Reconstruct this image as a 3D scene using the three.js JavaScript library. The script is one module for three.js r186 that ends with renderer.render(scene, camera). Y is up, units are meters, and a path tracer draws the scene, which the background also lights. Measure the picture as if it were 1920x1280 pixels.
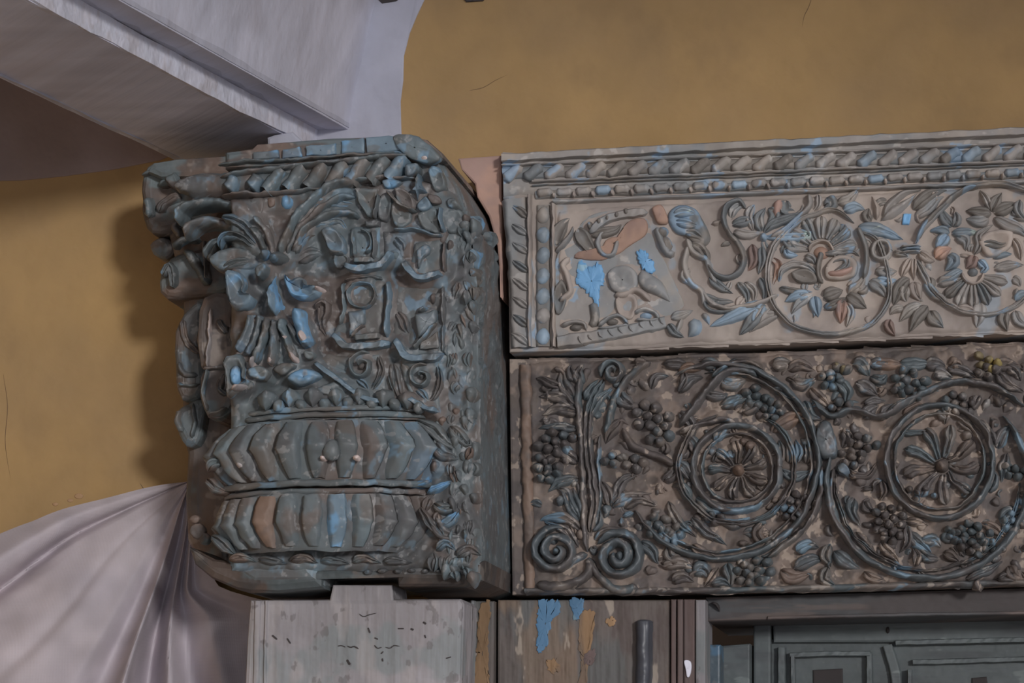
import * as THREE from 'three';
import { mergeGeometries } from 'three/addons/utils/BufferGeometryUtils.js';

// ───────────────────────── camera, sky, sun, exposure ─────────────────────────
const V = (x, y, z) => new THREE.Vector3(x, y, z);
const scene = new THREE.Scene();
const FOC = 5000, YAW = 10 * Math.PI / 180, PITCH = 10 * Math.PI / 180, DIST = 3.6;
const fwd = V(-Math.sin(YAW) * Math.cos(PITCH), Math.sin(PITCH), -Math.cos(YAW) * Math.cos(PITCH));
const EYE = V(0, 2.3, 0).addScaledVector(fwd, -DIST);
const rightV = fwd.clone().cross(V(0, 1, 0)).normalize(), upV = rightV.clone().cross(fwd);
const camera = new THREE.PerspectiveCamera(2 * Math.atan(640 / FOC) * 180 / Math.PI, 1.5, 0.05, 80);
camera.position.copy(EYE);
camera.lookAt(EYE.clone().add(fwd));
scene.add(camera);
scene.background = new THREE.Color().setRGB(0.92, 0.94, 1.0);
scene.backgroundIntensity = 1.0;
const sun = new THREE.DirectionalLight(new THREE.Color().setRGB(1, 0.98, 0.97), 1.2);
sun.position.set(4.3, 3.1, 7.4); sun.target.position.set(0, 2.2, 0);
sun.castShadow = true; sun.shadow.radius = 11; sun.shadow.mapSize.set(2048, 2048);
Object.assign(sun.shadow.camera, { left: -3, right: 3, top: 3, bottom: -3, near: 0.5, far: 20 });
scene.add(sun, sun.target);
const renderer = new THREE.WebGLRenderer({ antialias: true });
renderer.toneMapping = THREE.LinearToneMapping;
renderer.toneMappingExposure = 1.0;
renderer.shadowMap.enabled = true;

// ───────────────────────── helpers ─────────────────────────
let seed = 7;
const rnd = () => { seed = (seed * 1664525 + 1013904223) >>> 0; return seed / 4294967296; };
const lerp = (a, b, t) => a + (b - a) * t, clamp = (x, a = 0, b = 1) => Math.min(b, Math.max(a, x));
const sst = (a, b, x) => { const t = clamp((x - a) / (b - a)); return t * t * (3 - 2 * t); };
const taken = {};
const numbered = n => { const k = taken[n] = (taken[n] ?? -1) + 1; return k ? `${n}_${String(k).padStart(3, '0')}` : n; };
// the point where the sight line of photo position (x, y) meets a plane; z = const by default
const sight = (x, y) => fwd.clone().multiplyScalar(FOC).addScaledVector(rightV, x - 960).addScaledVector(upV, 640 - y);
const at = (x, y, z) => { const d = sight(x, y); return EYE.clone().addScaledVector(d, (z - EYE.z) / d.z); };
const onPlane = (x, y, p, n) => { const d = sight(x, y); return EYE.clone().addScaledVector(d, p.clone().sub(EYE).dot(n) / d.dot(n)); };
const crop = (ox, oy, s) => str => str.split(',').map(q => { const [a, b] = q.trim().split(/\s+/).map(Number); return [ox + a / s, oy + b / s]; });
const Q = crop(0, 0, 1);
const hash3 = (x, y, z) => { let h = (x * 374761393 + y * 668265263 + z * 2147483647) | 0; h = Math.imul(h ^ (h >>> 13), 1274126177); return ((h ^ (h >>> 16)) >>> 0) / 4294967296; };
function noise3(x, y, z) {
  const X = Math.floor(x), Y = Math.floor(y), Z = Math.floor(z), f = t => t * t * (3 - 2 * t);
  const u = f(x - X), v = f(y - Y), w = f(z - Z), h = (i, j, k) => hash3(X + i, Y + j, Z + k);
  return lerp(lerp(lerp(h(0, 0, 0), h(1, 0, 0), u), lerp(h(0, 1, 0), h(1, 1, 0), u), v), lerp(lerp(h(0, 0, 1), h(1, 0, 1), u), lerp(h(0, 1, 1), h(1, 1, 1), u), v), w);
}
// repeating value noise for textures
function tileNoise(u, v, fx, fy, s) {
  const x = u * fx, y = v * fy, X = Math.floor(x), Y = Math.floor(y), a = x - X, b = y - Y;
  const p = a * a * (3 - 2 * a), q = b * b * (3 - 2 * b), m = (i, n) => ((i % n) + n) % n;
  const h = (i, j) => hash3(m(X + i, fx), m(Y + j, fy), s);
  return lerp(lerp(h(0, 0), h(1, 0), p), lerp(h(0, 1), h(1, 1), p), q);
}
const tfbm = (u, v, fx, fy, s, o = 4) => { let a = 0.5, t = 0, n = 0; for (let i = 0; i < o; i++) { t += a * tileNoise(u, v, fx << i, fy << i, s + i * 17); n += a; a *= 0.55; } return t / n; };
const enc = c => { c = clamp(c); return 255 * (c < 0.0031308 ? 12.92 * c : 1.055 * c ** (1 / 2.4) - 0.055); };
const lin = (r, g, b) => [r, g, b].map(c => { c /= 255; return c <= 0.04045 ? c / 12.92 : ((c + 0.055) / 1.055) ** 2.4; });
function dataTex(n, fn, srgb) {
  const d = new Uint8Array(n * n * 4);
  for (let j = 0; j < n; j++) for (let i = 0; i < n; i++) { const c = fn((i + 0.5) / n, (j + 0.5) / n), k = 4 * (j * n + i); for (let q = 0; q < 3; q++) d[k + q] = srgb ? enc(c[q]) : 255 * clamp(c[q]); d[k + 3] = 255; }
  const t = new THREE.DataTexture(d, n, n, THREE.RGBAFormat);
  t.magFilter = THREE.LinearFilter; t.minFilter = THREE.LinearMipmapLinearFilter; t.generateMipmaps = true;
  t.wrapS = t.wrapT = THREE.RepeatWrapping; if (srgb) t.colorSpace = THREE.SRGBColorSpace; t.needsUpdate = true;
  return t;
}
// worn paint: a base colour and layers of paint that survive in patches [colour, fx, fy, threshold, softness, amount, octaves]
const worn = (s, base, layers, n = 768) => dataTex(n, (u, v) => {
  const g = 0.75 + 0.5 * tfbm(u, v, 6, 6, s, 5);
  let c = base.map(q => q * g);
  layers.forEach(([col, fx, fy, t, so, am, o = 4], i) => { const m = am * sst(t - so, t + so, tfbm(u, v, fx, fy, s + 101 * (i + 1), o)); c = c.map((q, k) => lerp(q, col[k] * (0.85 + 0.3 * g - 0.15), m)); });
  return c;
}, true);
const UVS = 0.6;
const grain = (s, fx, fy, n = 512) => dataTex(n, (u, v) => { const a = 0.5 * tfbm(u, v, fx, fy, s, 4) + 0.3 * tfbm(u, v, 40, 40, s + 9, 3) + 0.2 * tfbm(u, v, 9, 9, s + 3, 3); return [a, a, a]; });
const bumpV = grain(11, 60, 5), bumpH = grain(12, 5, 60), bumpR = grain(13, 14, 14);
const mat = (map, bump, bs, rough = 0.75, extra = {}) => new THREE.MeshStandardMaterial({ map, bumpMap: bump, bumpScale: bs, roughness: rough, vertexColors: true, side: THREE.DoubleSide, ...extra });

let rough = 0;                                      // how far carved pieces stray from their line, in metres
function finish(g, tint = 1, vary = 0.14) {       // uv in metres, colour varied by place
  if (g.index) g = g.toNonIndexed && g.userData.flat ? g.toNonIndexed() : g;
  if (rough) { const p = g.attributes.position; for (let i = 0; i < p.count; i++) { const x = p.getX(i), y = p.getY(i), z = p.getZ(i), d = (k, q) => (noise3(x * k + q, y * k, z * k) - 0.5); p.setXYZ(i, x + rough * (d(70, 0) + d(190, 7) * 0.5), y + rough * (d(70, 31) + d(190, 3) * 0.5), z + rough * (d(70, 57) + d(190, 9) * 0.6)); } }
  g.computeVertexNormals();
  const p = g.attributes.position, n = p.count, uv = new Float32Array(n * 2), col = new Float32Array(n * 3);
  for (let i = 0; i < n; i++) {
    const x = p.getX(i), y = p.getY(i), z = p.getZ(i);
    uv[2 * i] = (x - z) / UVS; uv[2 * i + 1] = y / UVS;
    const t = tint * (1 - vary + 2 * vary * noise3(x * 45, y * 45, z * 45));
    col[3 * i] = col[3 * i + 1] = col[3 * i + 2] = t;
  }
  g.setAttribute('uv', new THREE.BufferAttribute(uv, 2)); g.setAttribute('color', new THREE.BufferAttribute(col, 3));
  return g;
}
function raw(pos, idx) { const g = new THREE.BufferGeometry(); g.setAttribute('position', new THREE.Float32BufferAttribute(pos, 3)); g.setIndex(idx); return g; }
function put(name, geos, m, parent = scene, tint) {
  geos = [].concat(geos).map(g => finish(g.index ? g : g, tint ?? 0.9 + 0.2 * rnd()));
  if (geos.length > 1) geos = [mergeGeometries(geos.map(g => { g = g.index ? g.toNonIndexed() : g; for (const k of Object.keys(g.attributes)) if (!['position', 'normal', 'uv', 'color'].includes(k)) g.deleteAttribute(k); return g; }))];
  const o = new THREE.Mesh(geos[0], m); o.name = numbered(name); o.castShadow = o.receiveShadow = true; parent.add(o); return o;
}
function thing(name, label, category, kind) { const o = new THREE.Group(); o.name = numbered(name); o.userData = { label, category, kind: kind ?? 'thing' }; scene.add(o); return o; }
const sub = (name, parent) => { const o = new THREE.Group(); o.name = numbered(name); parent.add(o); return o; };
function curve2(pts, closed = false, n = 0, tension = 0.5) {
  const c = new THREE.CatmullRomCurve3(pts.map(p => V(p[0], p[1], 0)), closed, 'centripetal', tension);
  let L = 0; for (let i = 1; i < pts.length; i++) L += Math.hypot(pts[i][0] - pts[i - 1][0], pts[i][1] - pts[i - 1][1]);
  n = n || Math.round(clamp(L / 5, 8, 90));
  return c.getSpacedPoints(n).map(p => [p.x, p.y]);
}
const PROF = {
  round: s => Math.sqrt(Math.max(0, 1 - s * s)),
  groove: s => Math.sqrt(Math.max(0, 1 - s * s)) * (1 - 0.55 * Math.exp(-s * s * 22)),
  ridge: s => (1 - Math.abs(s)) * 0.75 + 0.25 * Math.sqrt(Math.max(0, 1 - s * s)),
  cup: s => (Math.abs(s) > 0.95 ? 0.5 : 1) * (0.35 + 0.65 * s * s),
  flat: s => Math.min(1, (1 - Math.abs(s)) * 6),
  tilt: s => Math.min(1, (1 - Math.abs(s)) * 7) * (0.6 + 0.4 * s),
  tiltn: s => Math.min(1, (1 - Math.abs(s)) * 7) * (0.6 - 0.4 * s),
};
const TAPER = {
  leaf: t => Math.sin(Math.PI * Math.pow(t, 0.72)) ** 0.8 * 0.97 + 0.03 * (1 - t),
  drop: t => Math.sin(Math.PI * Math.pow(t, 1.6)) ** 0.7,
  none: () => 1,
  both: t => Math.min(1, Math.sqrt(Math.min(t, 1 - t) * 9) + 0.12),
  end: t => Math.pow(1 - t, 0.6) * 0.95 + 0.05,
  petal: t => Math.min(1, 0.45 + 0.8 * t) * Math.min(1, Math.sqrt((1 - t) * 6 + 0.01)),
};
// tools that carve on one plane: point p, outward normal n
function carver(p, n = V(0, 0, 1), z = null) {
  const cut = [];
  const W = (x, y, h) => { if (h > 0) h *= C.gain; if (h > 0.0005) cut.push(x, y, h); return (z === null ? onPlane(x, y, p, n) : at(x, y, z)).addScaledVector(n, h); };
  const C = {
    W, cut, gain: 1,
    // the wood that was left standing between the carved pieces: it rises towards each piece so that all grow out of one block
    bed(others, out, { cell = 4, soft = 3, keep = 0.72, chop = 0.003, edge = 10 } = {}) {
      const X0 = Math.min(...out.map(q => q[0])), X1 = Math.max(...out.map(q => q[0])), Y0 = Math.min(...out.map(q => q[1])), Y1 = Math.max(...out.map(q => q[1]));
      const nx = Math.ceil((X1 - X0) / cell) + 1, ny = Math.ceil((Y1 - Y0) / cell) + 1; let H = new Float32Array(nx * ny);
      for (const c of [cut, ...others]) for (let k = 0; k < c.length; k += 3) { const i = Math.round((c[k] - X0) / cell), j = Math.round((c[k + 1] - Y0) / cell); for (let a = -1; a <= 1; a++) for (let b = -1; b <= 1; b++) { const I = i + a, J = j + b; if (I >= 0 && J >= 0 && I < nx && J < ny) H[J * nx + I] = Math.max(H[J * nx + I], c[k + 2] * (a || b ? 0.9 : 1)); } }
      for (let it = 0; it < soft; it++) { const G = H.slice(); for (let j = 0; j < ny; j++) for (let i = 0; i < nx; i++) { let t = 0, w = 0; for (let a = -1; a <= 1; a++) for (let b = -1; b <= 1; b++) { const I = i + a, J = j + b; if (I >= 0 && J >= 0 && I < nx && J < ny) { t += H[J * nx + I]; w++; } } G[j * nx + i] = t / w; } H = G; }
      const inside = (x, y) => { let r = 1e9, on = false; for (let k = 0, m = out.length - 1; k < out.length; m = k++) { const [ax, ay] = out[m], [bx, by] = out[k]; if ((ay > y) !== (by > y) && x < ax + (y - ay) / (by - ay) * (bx - ax)) on = !on; const t = clamp(((x - ax) * (bx - ax) + (y - ay) * (by - ay)) / ((bx - ax) ** 2 + (by - ay) ** 2)); r = Math.min(r, Math.hypot(x - ax - t * (bx - ax), y - ay - t * (by - ay))); } return on ? r : -r; };
      const pos = [], idx = [], ok = [], n0 = cut.length;
      for (let j = 0; j < ny; j++) for (let i = 0; i < nx; i++) {
        const x = X0 + i * cell, y = Y0 + j * cell, e = inside(x, y), m = sst(-cell, edge, e);
        const q = W(x, y, (1 / C.gain) * lerp(-0.004, 0.0012 + keep * H[j * nx + i] + chop * (0.6 * noise3(x * 0.06, y * 0.06, 1) + 0.4 * noise3(x * 0.16, y * 0.16, 2)), m)); pos.push(q.x, q.y, q.z); ok.push(e > -cell * 2);
        if (i && j) { const b = j * nx + i, d = b - nx; if (ok[b] && ok[d] && ok[b - 1] && ok[d - 1]) idx.push(d - 1, b - 1, d, d, b - 1, b); }
      }
      cut.length = n0; return raw(pos, idx);
    },
    // a strip along a line: half width w and height h, cut with a profile
    strip(pts, w, h, prof = 'round', taper = 'leaf', closed = false, h2 = null) {
      const L = pts.length < 3 && !closed ? curve2([pts[0], [(pts[0][0] + pts[1][0]) / 2, (pts[0][1] + pts[1][1]) / 2], pts[1]]) : curve2(pts, closed);
      const m = L.length, K = 8, pos = [], idx = [], f = PROF[prof], tp = TAPER[taper];
      for (let i = 0; i < m; i++) {
        const a = L[closed ? (i - 1 + m - 1) % (m - 1) : Math.max(0, i - 1)], b = L[closed ? (i + 1) % (m - 1) : Math.min(m - 1, i + 1)];
        let dx = b[0] - a[0], dy = b[1] - a[1]; const l = Math.hypot(dx, dy) || 1; dx /= l; dy /= l;
        const t = i / (m - 1), ww = w * tp(t), hh = lerp(h, h2 ?? h, t) * (0.35 + 0.65 * Math.min(1, tp(t) * 1.15));
        const wob = 1 + 0.16 * (noise3(L[i][0] * 0.09, L[i][1] * 0.09, 3.3) - 0.5);
        for (let k = 0; k <= K; k++) {
          const s = -1 + 2 * k / K, q = W(L[i][0] - dy * ww * s * wob, L[i][1] + dx * ww * s * wob, (k === 0 || k === K) ? -0.003 : hh * f(s) * (0.9 + 0.2 * noise3(L[i][0] * 0.15 + s, L[i][1] * 0.15, 1.7)));
          pos.push(q.x, q.y, q.z);
          if (i && k) { const e = i * (K + 1) + k, d = e - K - 1; idx.push(d - 1, e - 1, d, d, e - 1, e); }
        }
      }
      return raw(pos, idx);
    },
    dome(x, y, r, h, ry = r, turn = 0, hollow = 0) {
      const pos = [], idx = [], N = 14, M = 5, c = Math.cos(turn), s = Math.sin(turn);
      for (let j = 0; j <= M; j++) for (let i = 0; i <= N; i++) {
        const a = i / N * 2 * Math.PI, e = j / M * Math.PI / 2, q = Math.cos(e), lx = Math.cos(a) * r * q, ly = Math.sin(a) * ry * q;
        const w = W(x + lx * c - ly * s, y + lx * s + ly * c, j ? h * (Math.sin(e) - hollow * sst(0.3, 1, Math.sin(e))) : -0.003); pos.push(w.x, w.y, w.z);
        if (i && j) { const b = j * (N + 1) + i, d = b - N - 1; idx.push(d - 1, d, b - 1, d, b, b - 1); }
      }
      return raw(pos, idx);
    },
    // a raised island with a soft rim; sharp keeps the corners of its outline; sink hollows its middle
    blob(pts, h, { sharp = false, sink = 0, rim = 0.9, lean = [0, 0], ragged = 0 } = {}) {
      let o = sharp ? [] : curve2(pts, true, pts.length * 5).slice(0, -1);
      if (sharp) pts.forEach((p0, i) => { const p1 = pts[(i + 1) % pts.length]; for (let k = 0; k < 5; k++) o.push([lerp(p0[0], p1[0], k / 5), lerp(p0[1], p1[1], k / 5)]); });
      if (ragged) o = o.flatMap((q, i) => { const e = o[(i + 1) % o.length]; return [q, [(q[0] + e[0]) / 2, (q[1] + e[1]) / 2]]; }).map(([x, y]) => [x + ragged * 2 * (noise3(x * 0.35, y * 0.16, 4) - 0.5) + ragged * (noise3(x * 0.9, y * 0.6, 6) - 0.5), y + ragged * 3 * (noise3(x * 0.5, y * 0.2, 14) - 0.5)]);
      const cx = o.reduce((a, q) => a + q[0], 0) / o.length, cy = o.reduce((a, q) => a + q[1], 0) / o.length, N = o.length;
      const R = Math.max(...o.map(q => Math.hypot(q[0] - cx, q[1] - cy)));
      const ring = [[1, -0.003 / h], [lerp(1, rim, 0.25), 0.62], [rim, 0.95], [lerp(rim, 0, 0.25), 1 - 0.4 * sink], [0.4, 1 - 0.85 * sink], [0.04, 1 - sink]], pos = [], idx = [];
      ring.forEach(([s, k], j) => { for (let i = 0; i <= N; i++) {
        const q = o[i % N], x = cx + (q[0] - cx) * s, y = cy + (q[1] - cy) * s;
        const w = W(x, y, j ? h * k * (1 + (lean[0] * (x - cx) + lean[1] * (y - cy)) / R) * (0.92 + 0.16 * noise3(x * 0.1, y * 0.1, 5)) : -0.003); pos.push(w.x, w.y, w.z);
        if (i && j) { const b = j * (N + 1) + i, d = b - N - 1; idx.push(d - 1, d, b - 1, d, b, b - 1); }
      } });
      return raw(pos, idx);
    },
    ring: (x, y, rx, ry, w, h, prof = 'round', a0 = 0, a1 = 360) => C.strip(Array.from({ length: 25 }, (_, i) => { const a = lerp(a0, a1, i / 24) * Math.PI / 180; return [x + rx * Math.cos(a), y - ry * Math.sin(a)]; }), w, h, prof, a1 - a0 === 360 ? 'none' : 'both'),
    spiral: (x, y, r, w, h, a0, turns, dir = 1) => C.strip(Array.from({ length: 30 }, (_, i) => { const t = i / 29, a = a0 * Math.PI / 180 + dir * t * turns * 2 * Math.PI, q = r * (1 - 0.85 * t); return [x + q * Math.cos(a), y - q * Math.sin(a)]; }), w, h, 'round', 'both', false, h * 1.3),
  };
  return C;
}
const face = z => carver(null, V(0, 0, 1), z);
// a solid block: an outline at depth zf, carried straight back to zb, with a rounded front edge
function slab(pts, zf, zb, bevel = 0.004, smooth = 0) {
  const o = smooth ? curve2(pts, true, pts.length * smooth).slice(0, -1) : pts;
  const sh = new THREE.Shape(o.map(q => { const w = at(q[0], q[1], zf); return new THREE.Vector2(w.x, Math.max(0, w.y)); }));
  const d = zf - zb - bevel;
  const g = new THREE.ExtrudeGeometry(sh, { depth: d, bevelEnabled: bevel > 0, bevelSize: bevel, bevelOffset: -bevel, bevelThickness: bevel, bevelSegments: bevel > 0.01 ? 4 : 2, steps: 1, curveSegments: 4 });
  g.translate(0, 0, zb); return g;
}
// a box between world corners
const box = (x0, x1, y0, y1, z0, z1) => { const g = new THREE.BoxGeometry(x1 - x0, y1 - y0, z1 - z0); g.translate((x0 + x1) / 2, (y0 + y1) / 2, (z0 + z1) / 2); return g; };

// ───────────────────────── materials ─────────────────────────
const K = 1 / 0.42, alb = (r, g, b) => { const c = lin(r, g, b).map(q => q * K), m = Math.max(1, Math.max(...c) / 0.85); return c.map(q => q / m); };   // colours read off the photograph, brought to albedo
const pale = alb(150, 142, 136), blue = alb(82, 122, 155), teal = alb(82, 98, 104), brown = alb(74, 66, 62), dark = alb(60, 58, 58);
const M = {
  wall: mat(worn(21, alb(120, 98, 67), [[alb(113, 94, 69), 3, 3, 0.5, 0.2, 0.6], [alb(100, 82, 60), 9, 6, 0.7, 0.08, 0.25], [alb(130, 106, 70), 3, 4, 0.58, 0.2, 0.5]], 1024), bumpR, 0.003, 0.9),
  white: mat(worn(22, alb(144, 145, 156), [[alb(136, 135, 144), 8, 3, 0.5, 0.2, 0.6], [alb(156, 158, 170), 16, 4, 0.62, 0.1, 0.4], [alb(110, 106, 110), 3, 4, 0.64, 0.15, 0.45]]), bumpR, 0.004, 0.85),
  dist: mat(worn(24, alb(104, 94, 94), [[alb(96, 84, 80), 4, 4, 0.5, 0.2, 0.6]], 256), bumpR, 0.003, 0.9),
  chip: mat(worn(23, alb(168, 168, 178), [[alb(140, 137, 142), 18, 18, 0.54, 0.05, 0.7], [alb(190, 192, 204), 22, 16, 0.56, 0.05, 0.8]]), bumpR, 0.008, 0.85),
  bDark: mat(worn(31, alb(70, 71, 72), [[alb(76, 84, 87), 10, 10, 0.5, 0.1, 0.7], [alb(84, 70, 62), 12, 9, 0.6, 0.06, 0.5], [alb(84, 102, 114), 22, 20, 0.7, 0.05, 0.5], [alb(118, 118, 118), 60, 56, 0.7, 0.03, 0.45]]), bumpR, 0.006, 0.5),
  bTeal: mat(worn(32, alb(74, 78, 79), [[alb(78, 89, 94), 12, 10, 0.52, 0.09, 0.7], [alb(80, 72, 66), 10, 12, 0.6, 0.05, 0.6], [alb(90, 114, 132), 22, 20, 0.7, 0.04, 0.6], [alb(118, 118, 118), 60, 56, 0.7, 0.03, 0.45]]), bumpR, 0.006, 0.48),
  bBlue: mat(worn(33, alb(80, 94, 104), [[alb(84, 118, 146), 14, 12, 0.57, 0.05, 0.8], [alb(76, 79, 80), 14, 16, 0.58, 0.04, 0.75], [alb(118, 118, 118), 60, 56, 0.7, 0.03, 0.45]]), bumpR, 0.005, 0.45),
  bPale: mat(worn(34, alb(150, 138, 134), [[alb(96, 96, 98), 12, 14, 0.55, 0.05, 0.7]]), bumpR, 0.006, 0.7),
  bBrown: mat(worn(35, alb(74, 69, 67), [[alb(92, 78, 70), 10, 10, 0.52, 0.08, 0.7], [alb(112, 104, 98), 20, 18, 0.66, 0.04, 0.7], [alb(80, 94, 98), 12, 12, 0.62, 0.05, 0.6]]), bumpR, 0.008, 0.6),
  fGround: mat(worn(41, alb(122, 114, 108), [[alb(110, 102, 98), 8, 6, 0.52, 0.1, 0.6], [alb(134, 124, 116), 10, 10, 0.6, 0.06, 0.6], [alb(110, 122, 132), 14, 12, 0.7, 0.04, 0.6]]), bumpR, 0.003, 0.8),
  fGrey: mat(worn(42, alb(112, 108, 105), [[alb(103, 106, 108), 10, 10, 0.5, 0.08, 0.7], [alb(120, 112, 104), 12, 8, 0.58, 0.06, 0.6], [alb(108, 128, 146), 18, 14, 0.69, 0.03, 0.7], [alb(140, 136, 132), 30, 30, 0.68, 0.04, 0.6]]), bumpR, 0.004, 0.65),
  fDark: mat(worn(43, alb(90, 86, 82), [[alb(86, 92, 96), 10, 10, 0.5, 0.08, 0.7], [alb(100, 120, 138), 16, 12, 0.69, 0.03, 0.7], [alb(128, 122, 116), 30, 30, 0.7, 0.04, 0.5]]), bumpR, 0.004, 0.6),
  fBlue: mat(worn(44, alb(104, 118, 130), [[alb(98, 104, 108), 12, 12, 0.52, 0.05, 0.75], [alb(150, 160, 150), 30, 30, 0.72, 0.03, 0.6]]), bumpR, 0.003, 0.55),
  fPaint: mat(worn(45, alb(88, 128, 162), [[alb(120, 146, 158), 14, 20, 0.72, 0.02, 0.8]]), bumpR, 0.002, 0.5),
  fRed: mat(worn(46, alb(116, 96, 88), [[alb(130, 106, 92), 12, 8, 0.5, 0.08, 0.7], [alb(92, 82, 80), 16, 12, 0.6, 0.05, 0.7]]), bumpR, 0.004, 0.75),
  fPink: mat(worn(47, alb(136, 110, 98), [[alb(124, 104, 98), 8, 12, 0.5, 0.1, 0.7]]), bumpR, 0.003, 0.85),
  lGround: mat(worn(51, alb(74, 67, 63), [[alb(104, 92, 84), 20, 18, 0.55, 0.06, 0.7], [alb(66, 62, 62), 12, 14, 0.54, 0.06, 0.6], [alb(128, 116, 106), 44, 40, 0.66, 0.03, 0.7]]), bumpR, 0.008, 0.75),
  lDark: mat(worn(52, alb(68, 64, 63), [[alb(70, 80, 84), 10, 10, 0.52, 0.08, 0.7], [alb(100, 92, 86), 18, 16, 0.6, 0.05, 0.6], [alb(90, 110, 124), 18, 16, 0.71, 0.03, 0.7], [alb(128, 120, 113), 48, 44, 0.69, 0.03, 0.7]]), bumpR, 0.008, 0.45),
  lTeal: mat(worn(53, alb(69, 74, 77), [[alb(76, 70, 68), 12, 12, 0.52, 0.07, 0.7], [alb(98, 118, 132), 16, 14, 0.68, 0.04, 0.7], [alb(124, 120, 116), 48, 44, 0.69, 0.03, 0.6]]), bumpR, 0.007, 0.42),
  lYellow: mat(worn(54, alb(122, 110, 72), [[alb(80, 74, 66), 14, 14, 0.5, 0.06, 0.7]]), bumpR, 0.005, 0.5),
  lRed: mat(worn(55, alb(98, 82, 72), [[alb(76, 68, 64), 14, 14, 0.5, 0.06, 0.7]]), bumpR, 0.006, 0.6),
  palewood: mat(worn(61, alb(114, 111, 114), [[alb(102, 99, 101), 10, 5, 0.5, 0.12, 0.7], [alb(92, 99, 100), 8, 9, 0.62, 0.06, 0.6], [alb(124, 119, 119), 20, 8, 0.62, 0.08, 0.5], [alb(78, 75, 75), 44, 30, 0.7, 0.03, 0.6]]), bumpV, 0.005, 0.8),
  darkwood: mat(worn(62, alb(54, 50, 50), [[alb(56, 58, 60), 4, 26, 0.5, 0.1, 0.7], [alb(82, 72, 68), 5, 30, 0.64, 0.05, 0.5]]), bumpH, 0.004, 0.7),
  jamb: mat(worn(63, alb(74, 68, 65), [[alb(68, 70, 70), 10, 4, 0.5, 0.08, 0.7], [alb(94, 78, 64), 10, 3, 0.62, 0.05, 0.6], [alb(66, 58, 56), 26, 5, 0.64, 0.05, 0.7], [alb(128, 118, 108), 36, 12, 0.7, 0.03, 0.6]]), bumpV, 0.007, 0.75),
  ochre: mat(worn(64, alb(110, 88, 66), [[alb(84, 74, 66), 12, 4, 0.52, 0.06, 0.8]]), bumpV, 0.005, 0.8),
  maroon: mat(worn(65, alb(88, 74, 72), [[alb(74, 64, 62), 20, 4, 0.5, 0.08, 0.7]]), bumpV, 0.004, 0.7),
  green: mat(worn(66, alb(60, 65, 66), [[alb(68, 73, 74), 5, 16, 0.54, 0.08, 0.6], [alb(54, 56, 58), 4, 18, 0.56, 0.08, 0.6], [alb(90, 96, 95), 10, 40, 0.71, 0.03, 0.6]]), bumpH, 0.004, 0.6),
  iron: mat(worn(67, alb(60, 62, 68), [[alb(84, 88, 96), 20, 6, 0.6, 0.06, 0.6]]), bumpV, 0.003, 0.4),
  cloth: mat(worn(68, alb(142, 135, 139), [[alb(137, 131, 137), 5, 5, 0.5, 0.15, 0.7]]), dataTex(256, (u, v) => { const a = 0.5 + 0.25 * (Math.sin(u * 2 * Math.PI * 128) + Math.sin(v * 2 * Math.PI * 128)); return [a, a, a]; }), 0.0006, 0.95),
  floor: mat(worn(69, [0.40, 0.40, 0.42], [[[0.46, 0.46, 0.47], 5, 5, 0.5, 0.1, 0.7]], 256), bumpR, 0.002, 0.8),
  gap: mat(worn(70, alb(50, 46, 46), [], 128), bumpR, 0.002, 0.9),
};

// ───────────────────────── the room ─────────────────────────
const ZW = -0.12;                                   // face of the ochre wall
const struct = (name, g, m, label) => { const o = put(name, g, m, scene, 1); o.userData = { kind: 'structure', ...(label ? { label } : {}) }; return o; };
const doorL = at(1268, 1200, ZW).x, doorT = at(1500, 1120, ZW).y, doorR = doorL + 1.3;
{
  const sh = new THREE.Shape([[-3, 0], [doorL, 0], [doorL, doorT], [doorR, doorT], [doorR, 0], [4, 0], [4, 3.5], [-3, 3.5]].map(q => new THREE.Vector2(...q)));
  const g = new THREE.ExtrudeGeometry(sh, { depth: 0.25, bevelEnabled: false }); g.translate(0, 0, ZW - 0.25);
  const w = struct('wall_back', g, M.wall, 'ochre yellow plastered wall with faint cracks and whitewash along its edges');
  const wp = (str) => put('whitewash_patch', slab(Q(str), ZW + 0.002, ZW - 0.01, 0.0015), M.white, w, 0.82);
  wp('600 -500, 840 -500, 822 -200, 800 -10, 782 28, 768 62, 757 105, 756 150, 751 190, 752 235, 754 300, 540 300');
  put('distemper_patch', slab(Q('-500 -500, 420 -500, 420 250, 300 300, 210 318, 120 330, 40 338, -500 350'), ZW + 0.002, ZW - 0.01, 0.0015), M.dist, w, 1.25);
  for (const s of ['700 -10, 716 6, 742 2, 760 -10', '862 -10, 874 3, 905 1, 915 -10']) put('chipped_plaster', slab(Q(s), ZW + 0.004, ZW - 0.01, 0.001), M.gap, w, 1);
}
for (const q of ['1524 -10, 1516 14, 1508 30, 1504 52', '880 170, 906 164, 930 150, 952 140', '262 905, 276 925, 290 938', '6 700, 14 760, 10 830, 20 900']) put('crack', face(ZW).strip(Q(q), 0.7, 0.0004, 'flat', 'leaf'), M.ochre, scene.getObjectByName('wall_back'), 0.6);
for (const [x, y, r] of [[132, 938, 6], [148, 930, 9], [104, 945, 6]]) put('plaster_chip', face(ZW).dome(x, y, r, 0.001, r * 0.6), M.ochre, scene.getObjectByName('wall_back'), 1.4);
struct('wall_beyond_door', box(doorL - 0.6, doorR + 0.6, 0, 3, -1.5, -1.4), M.gap);
struct('wall_left', box(-1.6, -1.4, 0, 3.5, -0.12, 5.6), M.wall);
struct('wall_right', [box(4, 4.2, 0, 3.5, -0.37, 0.6), box(4, 4.2, 0, 0.9, 0.6, 5.6), box(4, 4.2, 3.2, 3.5, 0.6, 5.6)], M.wall);
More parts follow.
